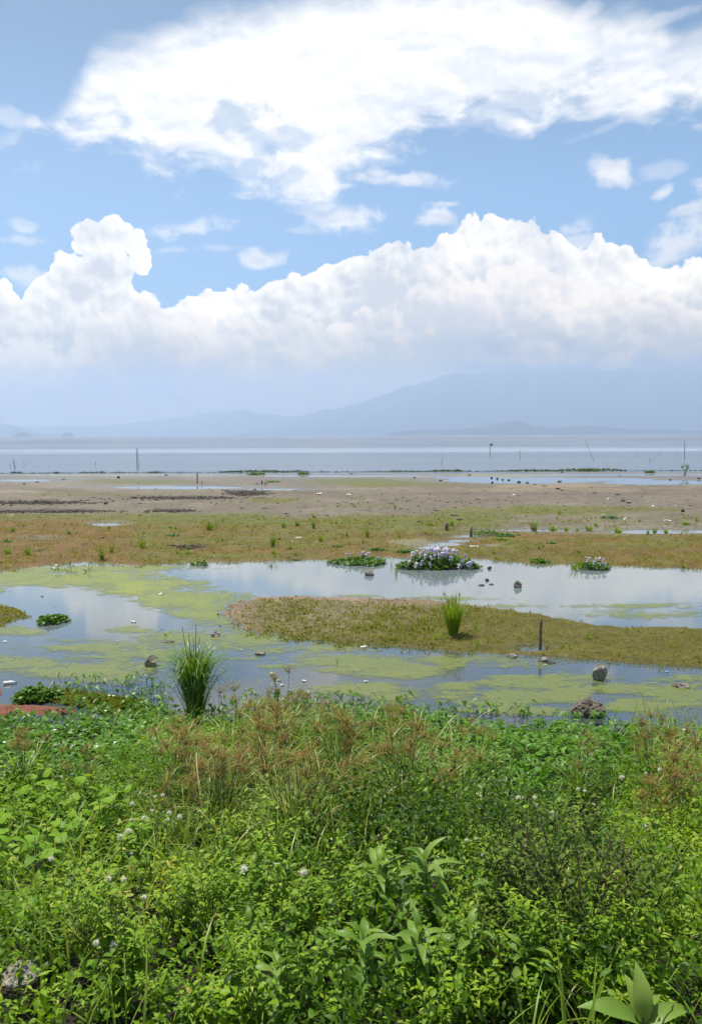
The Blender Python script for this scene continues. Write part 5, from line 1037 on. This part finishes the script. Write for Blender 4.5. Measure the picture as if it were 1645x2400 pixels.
for i, (px, py, w, h, lab, mt) in enumerate([(748, 1162, 24, 7, 'crumpled white bag on the middle mud, largest white scrap', None), (818, 1163, 18, 5, 'greyish crumpled sheet right of the white bag', None), (677, 1154, 6, 3, 'tiny white scrap above the white bag', None), (1203, 1164, 12, 4, 'small white scrap right of the middle mud', None), (1425, 1174, 12, 8, 'pale crumpled bag left of the logs', None), (1371, 1160, 7, 3, 'tiny white scrap on the net line', None),
                                         (1412, 1213, 9, 7, 'white scrap leaning on the weed heap left of the egret', None), (1516, 1180, 8, 4, 'pale turquoise scrap right of the logs', M_GRN), (1530, 1191, 13, 4, 'flat white scrap right of the logs', None), (1582, 1190, 9, 4, 'pale scrap near the dark ragged lump', None), (1562, 1225, 22, 4, 'white scrap right of the egret', None), (1415, 1192, 6, 3, 'tiny pale scrap above the weed heap', None),
                                         (30, 1212, 10, 2, 'flat white scrap at the left edge of the mud', None), (743, 1277, 7, 5, 'white round scrap on the centre of the mat', None), (685, 1275, 6, 4, 'tiny white scrap near the tallest tuft', None), (564, 1227, 6, 3, 'tiny white scrap near the grey stone', None), (134, 1327, 12, 6, 'upper one of two white containers on the left pond shore', M_WH), (125, 1334, 12, 7, 'lower one of two white containers on the left pond shore', M_WH),
                                         (502, 1312, 8, 4, 'white scrap on the far shore left of centre', None), (100, 1398, 10, 8, 'grey-white scrap standing in the left pond', None), (378, 1393, 14, 4, 'white scrap floating in the left algae', M_WH), (397, 1381, 5, 3, 'tiny white scrap above the floating white one', None), (130, 1421, 6, 2, 'tiny white scrap in the left pond', None), (276, 1504, 9, 3, 'yellowish scrap on the algae', None), (13, 1504, 12, 3, 'pale straw scrap at the left edge of the pond', None),
                                         (853, 1517, 22, 5, 'white scrap at the near shore of the island', M_WH), (1325, 1514, 9, 5, 'white scrap right of the post', None), (567, 1524, 8, 3, 'tiny white scrap left of the low grey-green stone', None), (638, 1580, 18, 5, 'white foam scrap in the middle of the near pond', None), (655, 1596, 12, 5, 'pale scrap below the white foam', None), (660, 1607, 12, 5, 'yellowish-white scrap above the blue litter', None), (643, 1623, 16, 5, 'blue plastic scrap in the near pond', M_BLU),
                                         (654, 1621, 7, 6, 'dark scrap touching the blue plastic', M_CAP), (632, 1619, 6, 4, 'white scrap left of the blue plastic', None), (678, 1620, 8, 4, 'white scrap right of the blue plastic', None), (713, 1597, 14, 4, 'pale scrap in the near pond right of the litter group', None), (722, 1625, 18, 7, 'spread white foam pieces in the near pond', None), (858, 1598, 14, 5, 'white scrap in the algae left of the middle', None), (859, 1647, 9, 6, 'white scrap by the spinach shoots', None), (1032, 1651, 6, 4, 'white speck in the near pond in front of the carpet', None),
                                         (1562, 1575, 9, 4, 'pale blue scrap in the pond right of the light stone', M_BLU), (1278, 1559, 12, 4, 'turquoise scrap below the pale stone on the island shore', M_GRN), (1443, 1691, 8, 8, 'white scrap caught in the shoots at the near right shore', None), (1110, 1286, 34, 3, 'pale flat crust on the mat right of the hyacinth mound', None), (700, 1266, 24, 4, 'pale dry root on the mat right of the tallest tuft', None), (1490, 1113, 6, 3, 'white speck in the yellow algae at the right shore', None), (1404, 1100, 7, 3, 'white speck in the lake right of the weed raft', None)]):
    scrap(px, py, w, h, 300+i, lab, mt)
# white float in the lake, the drag line on the mud
P = at(np.float64(473), np.float64(1082), 0.0); bm = bmesh.new(); bmesh.ops.create_uvsphere(bm, u_segments=12, v_segments=8, radius=.14); me = bpy.data.meshes.new('float'); bm.to_mesh(me); bm.free(); me.materials.append(M_WH); o = link(bpy.data.objects.new('float', me)); o.location = (P[0], P[1], .05); o.scale = (1.3, 1, .8); tag(o, 'small white float on the lake right of the pair of poles', 'float')
A, B = at(np.float64(1262), np.float64(1144), .06), at(np.float64(1385), np.float64(1157), .06); v, f = tube([A, A*.5+B*.5+[0, 0, .02], B], .03, .03, 4); tag(make('rope', v, f, M_ST3), 'dark rope lying across the mud between the clods', 'rope')

# ------------------------------------------------------------------ egret
P = at(np.float64(1464), np.float64(1226), .05); k = np.linalg.norm(P-EYE)/FPX; H = 19*k
rt = tag(root('egret', tuple(P), rz=.5), 'small white egret standing on the mud at the right', 'bird')
sp = [(-.36, 0, .36, .004), (-.27, 0, .40, .035), (-.16, 0, .45, .075), (-.04, 0, .51, .098), (.06, 0, .57, .085), (.12, 0, .64, .050), (.13, 0, .71, .032), (.10, 0, .78, .026), (.09, 0, .84, .026), (.12, 0, .895, .030), (.16, 0, .92, .036), (.20, 0, .92, .028), (.235, 0, .915, .012)]
V = []; F = []; s = 12
for i, (x, y, z, r) in enumerate(sp):
    a_ = sp[max(0, i-1)]; b_ = sp[min(len(sp)-1, i+1)]; d = Vector((b_[0]-a_[0], 0, b_[2]-a_[2])).normalized(); nrm = Vector((-d.z, 0, d.x))
    for j in range(s): t = 2*math.pi*j/s; V.append(Vector((x, 0, z))+nrm*(r*math.cos(t))+Vector((0, 1, 0))*(r*.82*math.sin(t)))
for i in range(len(sp)-1):
    for j in range(s): F.append((i*s+j, i*s+(j+1) % s, (i+1)*s+(j+1) % s, (i+1)*s+j))
o = make('body', [tuple(v*H) for v in V], F, plain('white_feathers', (.80, .79, .76), .7, .06, 10), rt, True)
v, f = tube([(.225, 0, .916), (.34, 0, .895)], .010, .002, 5); make('beak', v*H, f, plain('yellow_beak', (.45, .30, .05), .4), rt)
for sx in (-.03, .03):
    v, f = tube([(-.02, sx, .44), (.02, sx, .24), (-.005, sx, .01), (.06, sx, 0)], .013, .008, 5); make('leg', v*H, f, plain('dark_leg', (.03, .03, .028), .5), rt)
for sy in (-1, 1):
    gw = leaf_strip(6, lambda t: .085*math.sin(math.pi*min(1, t**.7+.02))**.7+.003, .1, .1); vv = gw[0]*[1, .42, 1]; vv = np.stack([.08-vv[:, 1], sy*(.082-vv[:, 2]*.3)*np.ones(len(vv)), .53-vv[:, 1]*.36+vv[:, 0]*.9], -1); make('wing', vv*H, gw[1], bpy.data.materials['white_feathers'], rt, True)
ORD = ['first', 'second', 'third', 'fourth', 'fifth', 'sixth', 'seventh', 'eighth', 'ninth', 'tenth', 'eleventh', 'twelfth']
def ordinal_labels(grp, what, nrow):
    L = [o for o in bpy.data.objects if o.parent is None and o.get('group') == grp]; L.sort(key=lambda o: -o.location.y); n = len(L); per = math.ceil(n/nrow)
    names = {1: [''], 3: ['rearmost', 'middle', 'frontmost'], 4: ['rearmost', 'second rear', 'second front', 'frontmost'], 2: ['rear', 'front'], 5: ['rearmost', 'second rear', 'middle', 'second front', 'frontmost'], 6: ['rearmost', 'second rear', 'third rear', 'third front', 'second front', 'frontmost']}[nrow]
    for r in range(nrow):
        R_ = sorted(L[r*per:(r+1)*per], key=lambda o: o.location.x/max(o.location.y, 1)); m_ = len(R_)
        for i, o in enumerate(R_):
            side, j = ('left', i) if i < (m_+1)//2 else ('right', m_-1-i)
            o['label'] = f"{what}, {ORD[j]} from the {side} in the {names[r]} row".replace('the  row', 'the row')
ordinal_labels('bushy weeds on the near bank', 'small-leaved bushy weed', 6)
ordinal_labels('sedges in the middle of the bank', 'brown-headed sedge in the middle stand', 4)
ordinal_labels('sedges at the right edge of the bank', 'brown-headed sedge at the right edge', 2)
ordinal_labels('broad-leaved weeds at the left', 'bright yellow-green broad-leaved weed at the left', 3)
ordinal_labels('broad-leaved weeds on the near bank', 'broad-leaved weed in the near tangle', 3)
ordinal_labels('white flowers over the carpet', 'white trumpet flower over the carpet', 2)
ordinal_labels('white flowers in the near undergrowth', 'small white flower low in the tangle', 1)
ordinal_labels('tiny tufts in the moss behind the pond', 'tiny tuft in the moss', 3)
for o in list(bpy.data.objects):
    if 'used' in o: del o['used']
for o in PROTOS:
    if o.location.z < -40:
        for ch in list(o.children): bpy.data.objects.remove(ch)
        bpy.data.objects.remove(o)
